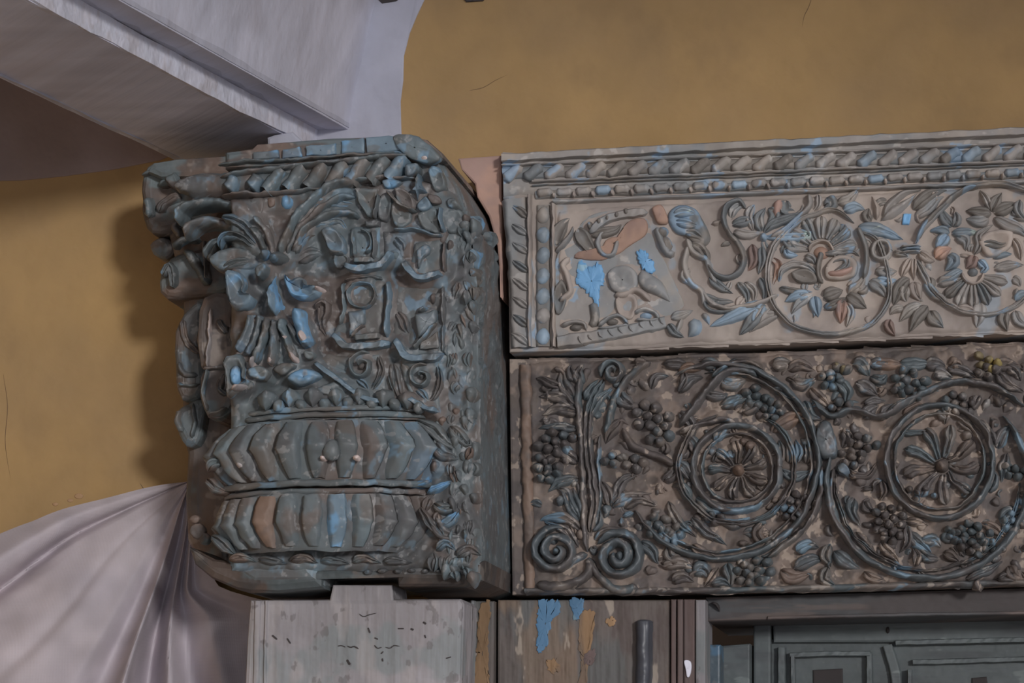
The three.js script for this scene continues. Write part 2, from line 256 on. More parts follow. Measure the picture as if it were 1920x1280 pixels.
struct('floor', box(-3.2, 4.2, -0.2, 0, -1.5, 5.6), M.floor);
struct('ceiling', box(-3.2, 4.2, 3.5, 3.7, -1.5, 5.6), M.white);
struct('ground_outside', [box(-14, 24, -0.3, -0.2, 5.6, 30), box(4.2, 24, -0.3, -0.2, -14, 5.6)], M.floor);

// ───────────────────────── whitewashed beam over the bracket ─────────────────────────
{
  const beam = thing('ceiling_beam', 'whitewashed beam with flaking white edge running up above the carved bracket', 'beam');
  const dir = sight(2800, 1450).normalize().negate();           // towards the room
  const run = (pts, z0, z1, wob = 0, zr = -0.05) => {            // an outline at depth zr, carried along the beam
    const N = 60, n = pts.length, pos = [], idx = [], a = pts.map(([x, y]) => at(x, y, zr));
    for (let i = 0; i <= N; i++) a.forEach((q, j) => {
      const z = lerp(z0, z1, i / N), w = q.clone().addScaledVector(dir, (z - q.z) / dir.z);
      if (wob) { const k = noise3(i * 0.9, j * 3.1, 8) - 0.5, k2 = noise3(i * 0.23, j * 3.1, 9) - 0.5; w.y += wob * (k + k2); w.x += wob * 0.6 * (k2 - k); }
      pos.push(w.x, w.y, w.z);
    });
    for (let i = 0; i < N; i++) for (let j = 0; j < n; j++) { const e = i * n + j, f = i * n + (j + 1) % n; idx.push(e, f, e + n, f, f + n, e + n); }
    for (let j = 1; j < n - 1; j++) idx.push(0, j + 1, j, N * n, N * n + j, N * n + j + 1);
    const g = raw(pos, idx).toNonIndexed(); return g;
  };
  put('plank', run(Q('300 287, 420 276, 552 263, 552 225, 320 225'), ZW, 1.75, 0.0014), M.white, beam, 1.12);
  put('flaking_edge', run(Q('546 265, 556 262, 557 242, 557 222, 546 222'), ZW + 0.002, 1.75, 0.0035), M.chip, beam, 1);
  put('fillet', run(Q('556 223, 618 219, 618 205, 556 205'), ZW, 1.75, 0.001), M.white, beam, 0.8);
  put('upper_face', run(Q('616 222, 626 160, 640 100, 662 0, 760 -420, 318 -420, 318 222'), ZW, 1.75), M.white, beam, 1);

  put('bearing_pad', slab(Q('500 257, 514 252, 548 246, 620 316, 504 326'), 0.0, ZW + 0.01, 0.004), M.white, beam, 0.8);
  put('ragged_lip', run(Q('302 288, 306 284, 316 280, 316 287'), ZW + 0.002, 1.75, 0.004), M.white, beam, 0.9);
}

// ───────────────────────── upper frieze board ─────────────────────────
const A1 = crop(920, 240, 3.84), A2 = crop(1420, 230, 3.84), A3 = crop(940, 400, 3.84), A4 = crop(1420, 400, 3.84);
{
  const t = thing('carved_frieze_board', 'pale grey carved frieze board with rope border and leafy medallions above dark lintel', 'carved board');
  const zf = 0.03, f = face(zf), E = 2300; rough = 0.0022; f.gain = 1.25;
  put('end_block', slab(Q('858 297, 940 290, 942 560, 940 560, 932 460, 918 406, 894 368, 890 345, 864 318'), zf - 0.012, ZW + 0.005, 0.003), M.fPink, t, 1);
  put('board', slab([[942, 289], [1400, 266], [1920, 238], [E, 218], [E, 608], [1750, 630], [1440, 645], [1290, 648], [1160, 656], [955, 659], [950, 374], [943, 372]], zf, ZW + 0.01, 0.003), M.fGround, t, 1);
  const line = (x, y0, y1, s = 942, e = 1920) => lerp(y0, y1, (x - s) / (e - s));
  const band = (name, y0, y1, x0, w, h, prof, m) => put(name, f.strip([[x0, line(x0, y0, y1)], [lerp(x0, E, 0.33), line(lerp(x0, E, 0.33), y0, y1)], [lerp(x0, E, 0.66), line(lerp(x0, E, 0.66), y0, y1)], [E, line(E, y0, y1)]], w, h, prof, 'none'), m, t, 1);
  band('fillet', 299, 250, 944, 9, 0.012, 'flat', M.fGrey);
  band('border_ground', 330, 290, 944, 43, 0.003, 'flat', M.fGrey);
  band('fillet', 313, 272, 944, 3.2, 0.011, 'round', M.fGrey);
  band('fillet', 345, 305, 1000, 3.5, 0.010, 'round', M.fGrey);
  band('fillet', 352, 311, 1000, 2.2, 0.008, 'round', M.fDark);
  band('fillet', 384, 343, 1040, 4.5, 0.009, 'round', M.fGrey);
  const rope = sub('rope_moulding', t);
  put('rope_bed', f.strip([[944, line(944, 328, 289)], [1400, line(1400, 328, 289)], [E, line(E, 328, 289)]], 14, 0.006, 'round', 'none'), M.fDark, rope, 1);
  for (let x = 962, i = 0; x < E - 30; x += 39, i++) { const y = line(x, 328, 289); put('rope_strand', f.strip([[x - 17, y + 12], [x - 6, y + 5], [x + 8, y - 6], [x + 20, y - 11]], 12, 0.0105, 'round', 'both'), i > 14 && i % 5 === 2 ? M.fBlue : i % 4 === 1 ? M.fDark : M.fGrey, rope, 1); }
  const beads = sub('bead_row', t);
  put('bead_bed', f.strip([[1004, line(1004, 368, 326)], [1400, line(1400, 368, 326)], [E, line(E, 368, 326)]], 10, 0.004, 'round', 'none'), M.fDark, beads, 1);
  for (let x = 1022, i = 0; x < E - 20; x += 36.5, i++) { const y = line(x, 366, 324); put('bead', f.strip([[x - 15, y + 1], [x, y], [x + 15, y - 1.5]], 9.5, 0.0085, 'round', 'both'), i % 7 === 3 ? M.fBlue : M.fGrey, beads); put('bead_pin', f.dome(x + 18, y + 5, 3.6, 0.011, 5.5), M.fGround, beads, 1.15); }
  // left border: leafed strip, groove, oval row, fillet
  const lb = sub('side_border', t);
  put('leaf_strip', f.strip(Q('966 374, 976 500, 982 652'), 25, 0.006, 'flat', 'none'), M.fGrey, lb, 1);
  for (let i = 0; i < 8; i++) { const y = 392 + i * 34; put('leaf_notch', f.strip([[994, y + 18], [978, y + 6], [958, y - 6]], 10, 0.012, 'groove', 'leaf'), i % 3 ? M.fGrey : M.fDark, lb); }
  put('edge_fillet', f.strip(Q('994 368, 995 500, 995 652'), 4.5, 0.013, 'round', 'none'), M.fGround, lb, 0.9);
  put('oval_bed', f.strip(Q('1019 385, 1019 520, 1019 650'), 15, 0.003, 'flat', 'none'), M.fDark, lb, 1);
  for (let i = 0; i < 7; i++) put('oval', f.dome(1019, 404 + i * 38, 13, 0.009, 17, 0.15), i === 1 || i > 1 && i !== 5 ? M.fBlue : M.fGrey, lb);
  put('inner_fillet', f.strip(Q('1039 384, 1039 520, 1040 652'), 4, 0.010, 'round', 'none'), M.fGround, lb, 0.95);
  // broken corner tile
  const tile = sub('corner_tile', t);
  const P = (n, g, m, par = t, tint) => put(n, g, m, par, tint);
  P('tile_ground', f.blob(A3('400 300, 520 140, 640 20, 900 -30, 1040 10, 1140 260, 1280 560, 1320 700, 1180 800, 700 880, 420 930, 390 600'), 0.004, { rim: 0.97 }), M.fGrey, tile, 1);
  P('tile_edge', f.strip(A3('640 150, 760 60, 900 20, 1060 0'), 9, 0.012, 'flat', 'both'), M.fGrey, tile);
  for (let i = 0; i < 5; i++) P('tile_notch', f.dome(1108 + i * 17, 425 - i * 6, 6, 0.015, 8), M.fDark, tile);
  P('tile_lens', f.strip(A3('650 160, 740 150, 820 130, 870 80'), 14, 0.013, 'groove', 'leaf'), M.fDark, tile);
  P('tile_red', f.blob(A3('700 290, 760 200, 900 160, 920 60, 1050 50, 1050 160, 960 220, 860 290, 740 340, 520 320, 560 290'), 0.008, { rim: 0.94 }), M.fRed, tile, 1);
  P('tile_leaf', f.strip(A3('400 230, 420 140, 470 60, 500 40'), 16, 0.012, 'cup', 'leaf'), M.fDark, tile);
  P('tile_leaf', f.strip(A3('540 120, 590 180, 660 280, 680 320'), 18, 0.013, 'cup', 'leaf'), M.fDark, tile);
  P('tile_leaf', f.strip(A3('390 290, 450 240, 510 160, 520 100'), 6, 0.014, 'round', 'leaf'), M.fGrey, tile);
  P('tile_leaf', f.strip(A3('740 140, 700 220, 740 300, 800 310, 850 200'), 6, 0.012, 'round', 'both'), M.fGrey, tile);
  P('blue_paint', f.blob(A3('560 360, 600 350, 620 390, 670 395, 700 360, 730 400, 750 500, 720 550, 705 690, 670 620, 600 560, 545 500'), 0.0065, { rim: 0.98, ragged: 2.6 }), M.fPaint, tile, 1);
  P('blue_paint', f.blob(A3('980 300, 1040 270, 1060 330, 1110 370, 1100 440, 1050 430, 1000 370'), 0.0075, { rim: 0.98, ragged: 2.6 }), M.fPaint, tile, 0.95);
  P('tile_stem', f.strip(A3('430 640, 500 570, 480 460, 450 380, 500 320'), 7, 0.012, 'round', 'both'), M.fGround, tile);
  P('tile_leaf', f.blob(A3('390 560, 440 480, 480 560, 470 660, 420 740, 385 680'), 0.010, { sink: 0.6 }), M.fDark, tile);
  P('tile_leaf', f.blob(A3('780 420, 900 380, 980 430, 990 540, 900 590, 800 560'), 0.012, { sink: 0.2 }), M.fGrey, tile);
  P('tile_leaf', f.strip(A3('820 600, 900 590, 960 560, 1020 580, 1080 640'), 8, 0.012, 'round', 'both'), M.fGround, tile);
  P('tile_leaf', f.blob(A3('830 620, 960 590, 990 680, 940 770, 860 740'), 0.010, { sink: 0.7 }), M.fGround, tile);
  P('tile_leaf', f.strip(A3('1010 420, 1060 500, 1150 560, 1220 640'), 18, 0.013, 'round', 'leaf'), M.fGrey, tile);
  for (const [s, w] of [['700 820, 760 770, 850 740, 920 800', 5], ['700 830, 800 830, 920 805', 4], ['960 730, 1030 700, 1110 720, 1140 770', 5], ['970 770, 1060 780, 1140 770', 4], ['440 820, 520 790, 600 800, 620 850', 5]]) P('tile_lid', f.strip(A3(s), w, 0.012, 'round', 'both'), M.fGrey, tile);
  for (const [x, y] of [[1150, 605], [1212, 594], [1081, 616]]) P('tile_eye', f.dome(x, y, 13, 0.010, 8, -0.1), M.fDark, tile);
  P('tile_pillar', f.strip(A3('670 640, 680 760, 660 830'), 10, 0.010, 'round', 'both'), M.fDark, tile);
  P('tile_base', f.strip(A3('410 930, 700 890, 1000 830, 1190 790'), 14, 0.009, 'flat', 'none'), M.fGrey, tile);
  for (let i = 0; i < 9; i++) { const x = 1090 + i * 19, y = 640 - i * 4.4; P('tile_dart', f.strip([[x - 4, y - 9], [x, y], [x + 8, y + 9]], 6, 0.013, 'ridge', 'leaf'), M.fGrey, tile); }
  // leafy scroll between tile and first medallion
  const leaf = (s, w, h, m = M.fGrey, prof = 'groove', q = A1, taper = 'leaf') => P('leaf', f.strip(q(s), w * 1.3, h, prof, taper), m);
  const stem = (s, w, h, m = M.fGrey, q = A1) => P('stem', f.strip(q(s), w, h, 'round', 'both'), m);
  P('plume', f.blob(A1('1270 660, 1300 590, 1380 560, 1480 590, 1540 680, 1590 800, 1570 850, 1500 870, 1420 800, 1330 760'), 0.012, { sink: 0.15, rim: 0.8 }), M.fDark);
  leaf('1320 640, 1400 620, 1500 640', 9, 0.018, M.fBlue); leaf('1330 690, 1420 700, 1520 730', 10, 0.018, M.fDark); leaf('1400 760, 1480 780, 1560 840', 9, 0.017, M.fDark);
  P('knot', f.blob(A1('1170 580, 1230 560, 1280 700, 1210 700'), 0.012, {}), M.fRed);
  P('knot', f.dome(1242, 438, 14, 0.014, 12), M.fDark); P('knot', f.dome(1250, 462, 12, 0.014, 18), M.fDark);
  stem('1200 720, 1240 840, 1290 920, 1330 900', 9, 0.014); stem('1420 800, 1460 900, 1560 960, 1600 1080, 1640 1130', 7, 0.013);
  stem('1430 850, 1400 980, 1440 1120, 1520 1180, 1540 1290', 7, 0.013, M.fGrey);
  leaf('1440 840, 1520 880, 1560 960, 1570 1040', 9, 0.014, M.fDark); leaf('1570 1080, 1660 1150, 1750 1200', 9, 0.013, M.fDark); leaf('1520 1200, 1600 1250, 1760 1260', 9, 0.013, M.fDark);
  leaf('1430 1010, 1400 1080, 1470 1150', 8, 0.013); 
  stem('1840 590, 1800 540, 1720 560, 1680 640, 1720 760, 1800 860, 1830 960, 1790 1050, 1700 1090, 1620 1060, 1560 980', 6.5, 0.017, M.fDark);
  leaf('1730 660, 1760 590, 1850 560', 8, 0.013); leaf('1740 700, 1830 680, 1920 640', 10, 0.014, M.fDark); leaf('1750 750, 1850 780, 1960 760', 9, 0.014); leaf('1900 560, 1860 640, 1900 760', 8, 0.013, M.fGrey);
  leaf('1950 760, 1930 660, 1980 580', 10, 0.014, M.fDark); leaf('1960 770, 2040 700, 2300 620', 9, 0.014, M.fDark); leaf('1970 800, 2300 780, 2110 720', 9, 0.014, M.fBlue);
  P('flower', f.dome(1432, 448, 8, 0.016), M.fBlue); P('flower', f.dome(1437, 499, 12, 0.013, 9, 0, 0.6), M.fGrey);
  leaf('1880 840, 1900 960, 1850 1040', 10, 0.014, M.fRed); leaf('1950 860, 1960 960, 1930 1060', 9, 0.014, M.fDark);
  leaf('1830 1110, 1900 1180, 1890 1270', 8, 0.013); leaf('1940 1080, 1980 1160, 1970 1260', 9, 0.014, M.fDark); leaf('1780 1110, 1840 1190, 1850 1280', 8, 0.012, M.fDark);
  leaf('1900 640, 1780 700, 1620 770, 1500 820', 13, 0.014, M.fBlue, 'groove', A3); leaf('1910 660, 1830 760, 1720 880', 13, 0.014, M.fDark, 'groove', A3); leaf('1940 680, 1880 740, 1840 840', 11, 0.013, M.fGrey, 'groove', A3);
  stem('1450 560, 1500 640, 1600 690, 1740 680, 1900 640, 2000 590', 6, 0.014, M.fGrey, A3); stem('1440 540, 1480 680, 1560 720, 1700 700', 4.5, 0.012, M.fDark, A3);
  leaf('1200 800, 1250 860, 1320 900', 9, 0.013, M.fDark, 'groove', A3); leaf('1310 760, 1280 830, 1260 890', 7, 0.013, M.fGrey, 'ridge', A3); leaf('1390 760, 1400 830, 1350 900', 12, 0.012, M.fBlue, 'round', A3); leaf('1220 760, 1300 740, 1380 700', 9, 0.012, M.fGrey, 'groove', A3);
  leaf('60 660, 10 740, -20 830', 12, 0.014, M.fBlue, 'groove', A4); leaf('160 730, 60 760, -60 860', 11, 0.013, M.fGrey, 'groove', A4);
  // medallion 1
  const m1 = sub('medallion', t);
  P('vine_ring', f.strip(Q('1606 436, 1640 448, 1662 500, 1668 560, 1640 604, 1596 624, 1540 628, 1488 612, 1456 580, 1440 530, 1446 478, 1474 438, 1520 408, 1570 398, 1602 420'), 6, 0.016, 'groove', 'both'), M.fGrey, m1, 1);
  P('vine_ring', f.strip(A4('720 110, 780 240, 790 380, 770 480'), 6, 0.016, 'round', 'both'), M.fDark, m1);
  for (let i = 0; i < 7; i++) { const a = (8 + i * 27.5) * Math.PI / 180, c = Math.cos(a), s = Math.sin(a); P('fan_petal', f.strip([[1540 + 25 * c, 474 - 25 * s], [1540 + 45 * c, 472 - 45 * s], [1540 + 68 * c, 470 - 64 * s]], 14, 0.014, 'groove', 'petal'), i % 3 === 1 ? M.fDark : M.fGrey, m1); }
  P('fan_eye', f.ring(1540, 476, 23, 21, 4, 0.013, 'round', 0, 180), M.fGround, m1, 1.05); P('fan_eye', f.dome(1540, 476, 17, 0.010, 14), M.fRed, m1);
  P('scroll_leaf', f.blob(A4('490 400, 540 330, 640 310, 720 350, 735 420, 690 480, 580 500, 500 480'), 0.015, { sink: 0.55, rim: 0.86 }), M.fGround, m1);
  P('scroll_leaf', f.strip(A4('500 400, 560 350, 640 340, 650 380, 580 420, 500 440'), 9, 0.015, 'groove', 'leaf'), M.fDark, m1);
  P('scroll_leaf', f.strip(A4('500 440, 590 450, 680 410, 725 390'), 9, 0.017, 'round', 'leaf'), M.fPink, m1, 1.05);
  P('scroll_leaf', f.strip(A4('470 300, 600 290, 700 280, 740 320'), 8, 0.014, 'groove', 'leaf'), M.fGrey, m1);
  P('scroll_leaf', f.strip(A4('470 280, 440 380, 450 470, 480 510'), 6, 0.014, 'round', 'both'), M.fDark, m1);
  P('scroll_leaf', f.strip(A4('160 500, 180 420, 260 380, 380 400, 440 460, 480 500'), 9, 0.015, 'groove', 'leaf'), M.fGrey, m1);
  P('scroll_leaf', f.blob(A4('250 440, 330 410, 420 440, 440 500, 360 520, 280 500'), 0.014, { sink: 0.4 }), M.fDark, m1);
  P('scroll_leaf', f.strip(A4('160 540, 260 570, 400 570'), 9, 0.013, 'groove', 'leaf'), M.fDark, m1);
  P('scroll_leaf', f.strip(A4('100 330, 150 370, 130 480, 110 530'), 9, 0.013, 'cup', 'leaf'), M.fRed, m1);
  for (const [s, w, m] of [['400 590, 320 640, 250 730', 10, M.fGrey], ['410 600, 420 660, 440 750', 12, M.fBlue], ['470 610, 560 580, 620 560', 14, M.fDark], ['620 620, 610 700, 600 800', 13, M.fRed], ['640 600, 720 640, 790 690', 13, M.fDark], ['650 590, 740 520, 780 440', 10, M.fGrey], ['480 690, 560 660, 640 610', 9, M.fDark], ['380 590, 300 600, 200 640', 11, M.fBlue], ['800 500, 880 540, 930 620', 12, M.fGrey], ['790 520, 760 560, 700 560', 9, M.fGrey], ['640 640, 680 720, 640 830', 8, M.fGrey], ['190 190, 240 240, 290 280', 9, M.fDark], ['200 260, 220 300, 300 310', 8, M.fBlue], ['340 320, 400 340, 420 380', 8, M.fGrey]]) P('medallion_leaf', f.strip(A4(s), w * 1.25, 0.014, 'groove', 'leaf'), m, m1);
  // the spray between the medallions
  leaf('720 110, 840 120, 960 160, 1050 190', 13, 0.014, M.fBlue, 'groove', A4);
  P('rosebud', f.ring(1653, 472, 17, 17, 6, 0.014), M.fGrey); P('rosebud', f.dome(1653, 471, 8, 0.012), M.fDark);
  leaf('620 640, 700 610, 780 630', 11, 0.013, M.fBlue, 'groove', A2); leaf('900 700, 940 620, 1060 520, 1180 490', 9, 0.014, M.fGrey, 'ridge', A2); leaf('890 720, 960 660, 1060 600, 1160 510', 10, 0.015, M.fGrey, 'ridge', A2); leaf('1120 640, 1200 560, 1290 510, 1360 490', 12, 0.014, M.fDark, 'groove', A2); leaf('1130 690, 1220 640, 1300 560, 1350 540', 10, 0.013, M.fGrey, 'groove', A2);
  leaf('860 710, 860 620, 830 540', 7, 0.013, M.fGround, 'ridge', A2); leaf('820 720, 790 680, 810 620', 10, 0.013, M.fDark, 'groove', A2); leaf('500 540, 540 600, 480 640', 13, 0.013, M.fDark, 'groove', A2); leaf('580 590, 660 560, 730 490', 10, 0.013, M.fGrey, 'groove', A2);
  leaf('200 560, 210 640, 280 660', 11, 0.013, M.fDark, 'cup', A2); stem('370 520, 380 600, 320 680, 220 760, 100 850', 6, 0.014, M.fGrey, A2); leaf('440 520, 440 600, 400 640', 7, 0.013, M.fGrey, 'groove', A2); leaf('80 620, 130 680, 60 780', 11, 0.013, M.fDark, 'groove', A2); leaf('170 560, 140 660, 170 720', 8, 0.012, M.fPink, 'round', A2);
  P('paint_fleck', f.blob(A2('1050 660, 1110 660, 1095 740, 1040 740'), 0.007, { sharp: true }), M.fPaint);
  for (let i = 0; i < 3; i++) P('bud_band', f.strip(A2(`1030 ${905 + i * 22}, 1100 ${895 + i * 22}, 1180 ${900 + i * 22}`), 3.2, 0.015, 'round', 'both'), i === 1 ? M.fBlue : M.fGrey);
  for (const [s, w, m] of [['1110 330, 1060 420, 1040 470', 8, M.fGround], ['1130 330, 1130 430, 1130 490', 6, M.fGround], ['1140 340, 1190 430, 1240 560, 1250 620', 7, M.fGrey], ['1100 470, 1040 520, 1000 620, 980 680', 12, M.fDark], ['1080 520, 1060 600, 1080 650', 11, M.fGrey], ['1130 490, 1140 560, 1180 640', 14, M.fGround], ['1200 500, 1290 600, 1390 680', 9, M.fBlue], ['1190 660, 1100 700, 1020 790', 11, M.fGrey], ['1230 670, 1150 760, 1100 860', 12, M.fDark], ['1240 700, 1270 760, 1340 830', 13, M.fDark], ['960 770, 950 820, 990 880', 10, M.fRed], ['1060 680, 990 700, 950 740', 9, M.fGrey], ['1240 580, 1320 620, 1400 700', 9, M.fGrey], ['850 420, 920 430, 1010 420', 10, M.fGrey], ['850 490, 930 500, 1010 480', 9, M.fBlue], ['980 290, 1040 300, 1090 320', 7, M.fGrey], ['1160 290, 1230 340, 1280 350', 9, M.fGround], ['1280 330, 1340 280, 1400 260', 12, M.fRed]]) leaf(s, w, 0.014, m, 'groove', A4);
  // medallion 2
  const m2 = sub('medallion', t);
  P('vine_ring', f.strip(Q('1712 470, 1730 436, 1764 396, 1800 362, 1850 348, 1900 352, 1950 380, 1972 440, 1960 510, 1924 560, 1880 586, 1836 592, 1790 580, 1754 552, 1732 516'), 6, 0.016, 'groove', 'both'), M.fGrey, m2, 1);
  P('vine_ring', f.strip(A2('1140 870, 1220 740, 1330 620, 1480 500, 1600 470'), 6, 0.017, 'round', 'both'), M.fDark, m2);
  for (let i = 0; i < 7; i++) { const a = (196 + i * 25) * Math.PI / 180, c = Math.cos(a), s = Math.sin(a); P('fan_petal', f.strip([[1824 + 20 * c, 516 - 18 * s], [1824 + 42 * c, 516 - 38 * s], [1824 + 68 * c, 516 - 64 * s]], 13, 0.014, 'groove', 'petal'), i % 3 === 1 ? M.fDark : M.fGrey, m2); }
  P('fan_eye', f.ring(1824, 516, 20, 18, 4, 0.013, 'round', 170, 370), M.fGround, m2, 1.05); P('fan_eye', f.dome(1824, 512, 11, 0.010, 9), M.fDark, m2);
  P('scroll_leaf', f.blob(A2('1590 870, 1620 810, 1740 780, 1840 800, 1830 900, 1760 960, 1650 980'), 0.014, { sink: 0.55, rim: 0.86 }), M.fGround, m2);
  P('scroll_leaf', f.strip(A2('1600 900, 1680 880, 1760 900, 1840 860'), 10, 0.015, 'groove', 'leaf'), M.fDark, m2); P('scroll_leaf', f.strip(A2('1690 980, 1770 960, 1840 950'), 8, 0.013, 'groove', 'leaf'), M.fBlue, m2);
  for (const [s, w, m] of [['1690 640, 1650 560, 1600 490', 9, M.fGrey], ['1690 650, 1720 570, 1760 510', 11, M.fDark], ['1690 660, 1620 660, 1500 640', 12, M.fDark], ['1700 660, 1790 620, 1880 580', 13, M.fDark], ['1700 690, 1780 740, 1890 780, 1960 840', 12, M.fGrey], ['1670 700, 1590 720, 1500 700', 12, M.fGrey], ['1560 960, 1600 900, 1590 820, 1700 740', 8, M.fGrey], ['1400 760, 1350 700, 1320 620', 12, M.fDark], ['1410 760, 1440 700, 1420 640', 10, M.fGrey], ['1390 800, 1300 780, 1240 790', 9, M.fBlue], ['1400 800, 1500 800, 1600 800', 9, M.fBlue], ['1380 810, 1330 870, 1290 930', 12, M.fDark], ['1430 820, 1500 860, 1500 930', 11, M.fGrey], ['1560 960, 1540 1020, 1500 1060', 12, M.fRed], ['1580 1000, 1640 1060, 1600 1090', 9, M.fBlue], ['1890 560, 1880 640, 1940 720', 10, M.fGrey], ['1370 960, 1420 1000, 1350 1080', 12, M.fBlue], ['1480 1070, 1400 1110, 1300 1160', 9, M.fBlue], ['1700 1060, 1800 1040, 1920 1030', 10, M.fGrey], ['1830 840, 1880 900, 1900 1000', 8, M.fGround]]) P('medallion_leaf', f.strip(A2(s), w * 1.25, 0.014, 'groove', 'leaf'), m, m2);
  for (const [s, w, m] of [['1600 640, 1600 720, 1580 830', 13, M.fGrey], ['1790 700, 1770 770, 1800 850', 12, M.fDark], ['1850 700, 1880 770, 1960 830', 11, M.fGrey], ['1850 640, 1900 600, 1980 580', 11, M.fBlue], ['1430 690, 1520 700, 1600 740', 9, M.fGround]]) leaf(s, w, 0.013, m, 'groove', A4);
  for (let i = 0; i < 85; i++) { const x = 1310 + rnd() * 630, y = 395 + rnd() * 215 - (x - 1310) * 0.05, a = rnd() * 6.28, l = 16 + rnd() * 18, k = (rnd() - 0.5) * 14; P('filler_leaf', f.strip([[x, y], [x + l * 0.5 * Math.cos(a) - k * Math.sin(a), y + l * 0.5 * Math.sin(a) + k * Math.cos(a)], [x + l * Math.cos(a), y + l * Math.sin(a)]], 6 + rnd() * 6, 0.006 + 0.004 * rnd(), ['groove', 'ridge'][i % 2], 'leaf'), [M.fGrey, M.fGround, M.fDark][Math.floor(rnd() * 2.7)]); }
  P('carved_ground', f.bed([], [[1045, 394], [1400, 374], [1920, 349], [E, 330], [E, 603], [1750, 626], [1440, 640], [1290, 644], [1160, 651], [1045, 653]], { soft: 3, keep: 0.3, chop: 0.0015, edge: 6 }), M.fGround, t, 1);
}

// ───────────────────────── dark lintel with vine rings ─────────────────────────
const L1 = crop(960, 640, 2.6667), L2 = crop(1440, 640, 2.6667);
{
  const t = thing('carved_lintel', 'dark brown carved door lintel with grape vines curled into large rings under the pale frieze', 'carved lintel');
  const zf = 0.0, f = face(zf), E = 2300; rough = 0.004; f.gain = 1.45;
  put('board', slab([[954, 673], [1160, 671], [1290, 663], [1440, 660], [1750, 646], [E, 628], [E, 1083], [1600, 1104], [1330, 1109], [960, 1114]], zf, ZW + 0.01, 0.004), M.lGround, t, 1);
  const P = (n, g, m, par = t, tint) => put(n, g, m, par, tint);
  P('edge_fillet', f.strip([[986, 1108], [1330, 1106], [1700, 1098], [E, 1080]], 7, 0.008, 'round', 'none'), M.lDark, t, 0.9);
  P('edge_strip', f.strip(Q('986 684, 990 880, 996 1108'), 13, 0.006, 'round', 'none'), M.lRed, t, 0.85);
  const leaf = (s, w, h, m = M.lDark, q = L1, prof = 'groove') => P('leaf', f.strip(q(s).map(([x, y]) => [x, Math.max(y, 685)]), w * 1.35, h, prof, 'leaf'), m);
  const stem = (s, w, h, m = M.lDark, q = L1, prof = 'round') => P('stem', f.strip(q(s), w, h, prof, 'both'), m);
  const grapes = (cx, cy, n, r, m = M.lDark, sp = 1.75) => { const g = sub('grape_cluster', t); const spots = [[0, 0]]; for (let i = 0; i < 6; i++) spots.push([Math.cos(i * 1.047 + 0.3), Math.sin(i * 1.047 + 0.3)]); for (let i = 0; i < 12; i++) spots.push([1.9 * Math.cos(i * 0.5236), 1.9 * Math.sin(i * 0.5236)]);
    for (let i = 0; i < n; i++) { const [a, b] = spots[i]; P('grape', f.dome(cx + a * r * sp + (rnd() - 0.5) * 3, cy + b * r * sp + (rnd() - 0.5) * 3, r, 0.016 + 0.004 * rnd(), r * 0.95), m === M.lDark && rnd() < 0.2 ? M.lTeal : m, g); } };
  // left column
  stem('350 160, 340 300, 350 450, 362 700, 368 900, 380 1060', 8, 0.015, M.lDark); stem('470 190, 400 330, 380 460, 400 640, 420 800, 400 960', 11, 0.017, M.lDark, L1, 'groove');
  stem('440 470, 440 620, 450 760, 430 900', 5, 0.012, M.lTeal);
  for (const [s, w, m] of [['330 210, 290 140, 300 80', 11, M.lTeal], ['345 230, 340 150, 370 90', 10, M.lDark], ['330 300, 270 230, 250 130', 13, M.lDark], ['340 340, 260 290, 140 280', 12, M.lDark], ['340 370, 250 340, 150 370', 12, M.lDark], ['260 240, 190 210, 120 180', 10, M.lGround], ['340 440, 240 430, 140 440', 9, M.lTeal], ['370 300, 430 220, 450 190', 12, M.lDark], ['380 400, 440 300, 520 230', 9, M.lDark], ['350 900, 300 820, 270 750, 210 730', 12, M.lTeal], ['345 880, 320 790, 300 730', 12, M.lTeal], ['350 960, 300 900, 220 880, 140 900', 11, M.lDark], ['340 1040, 280 960, 160 900', 8, M.lDark], ['400 950, 440 900, 440 830', 9, M.lTeal], ['500 830, 540 780, 560 740', 9, M.lTeal], ['500 830, 600 780, 700 760', 11, M.lDark], ['500 830, 480 750, 450 700', 11, M.lDark], ['510 840, 560 700, 650 660', 9, M.lTeal], ['560 830, 640 800, 730 820', 10, M.lDark], ['340 690, 260 700, 180 760', 11, M.lDark], ['340 610, 250 540, 180 470', 12, M.lDark]]) leaf(s, w, 0.015, m);
  grapes(1030, 845, 12, 11); grapes(1058, 818, 5, 11); grapes(1030, 886, 6, 10);
  P('scroll', f.spiral(1046, 1034, 44, 9, 0.018, 70, 2.1, 1), M.lTeal); P('scroll_eye', f.dome(1047, 1034, 9, 0.02), M.lTeal);
  P('scroll', f.spiral(1163, 1044, 46, 10, 0.018, 150, 2.1, -1), M.lTeal); P('scroll_eye', f.dome(1165, 1044, 11, 0.02), M.lTeal);
  stem('380 1070, 320 1090, 240 1130, 130 1120', 9, 0.014, M.lTeal); stem('390 1080, 400 1130, 340 1200, 200 1230, 130 1220', 12, 0.014, M.lDark); stem('395 1090, 430 1160, 520 1240, 640 1230', 10, 0.013, M.lDark);
  leaf('420 1000, 470 960, 540 960, 640 980', 10, 0.015); leaf('640 1010, 700 1050, 740 1120', 11, 0.015, M.lTeal); 
  P('scroll', f.spiral(1152, 702, 24, 7, 0.017, 200, 1.6, -1), M.lDark); stem('700 110, 620 160, 560 230, 510 330, 470 480', 9, 0.014, M.lDark);
  // rings
  const ring = (cx, cy, rx, ry, w, h, m, prof, a0 = 0, a1 = 360, name = 'vine_ring') => P(name, f.ring(cx, cy, rx, ry, w, h, prof, a0, a1), m);
  ring(1352, 868, 184, 182, 7, 0.020, M.lTeal, 'round', -150, 118); ring(1352, 868, 170, 168, 4, 0.015, M.lDark, 'round', -140, 100);
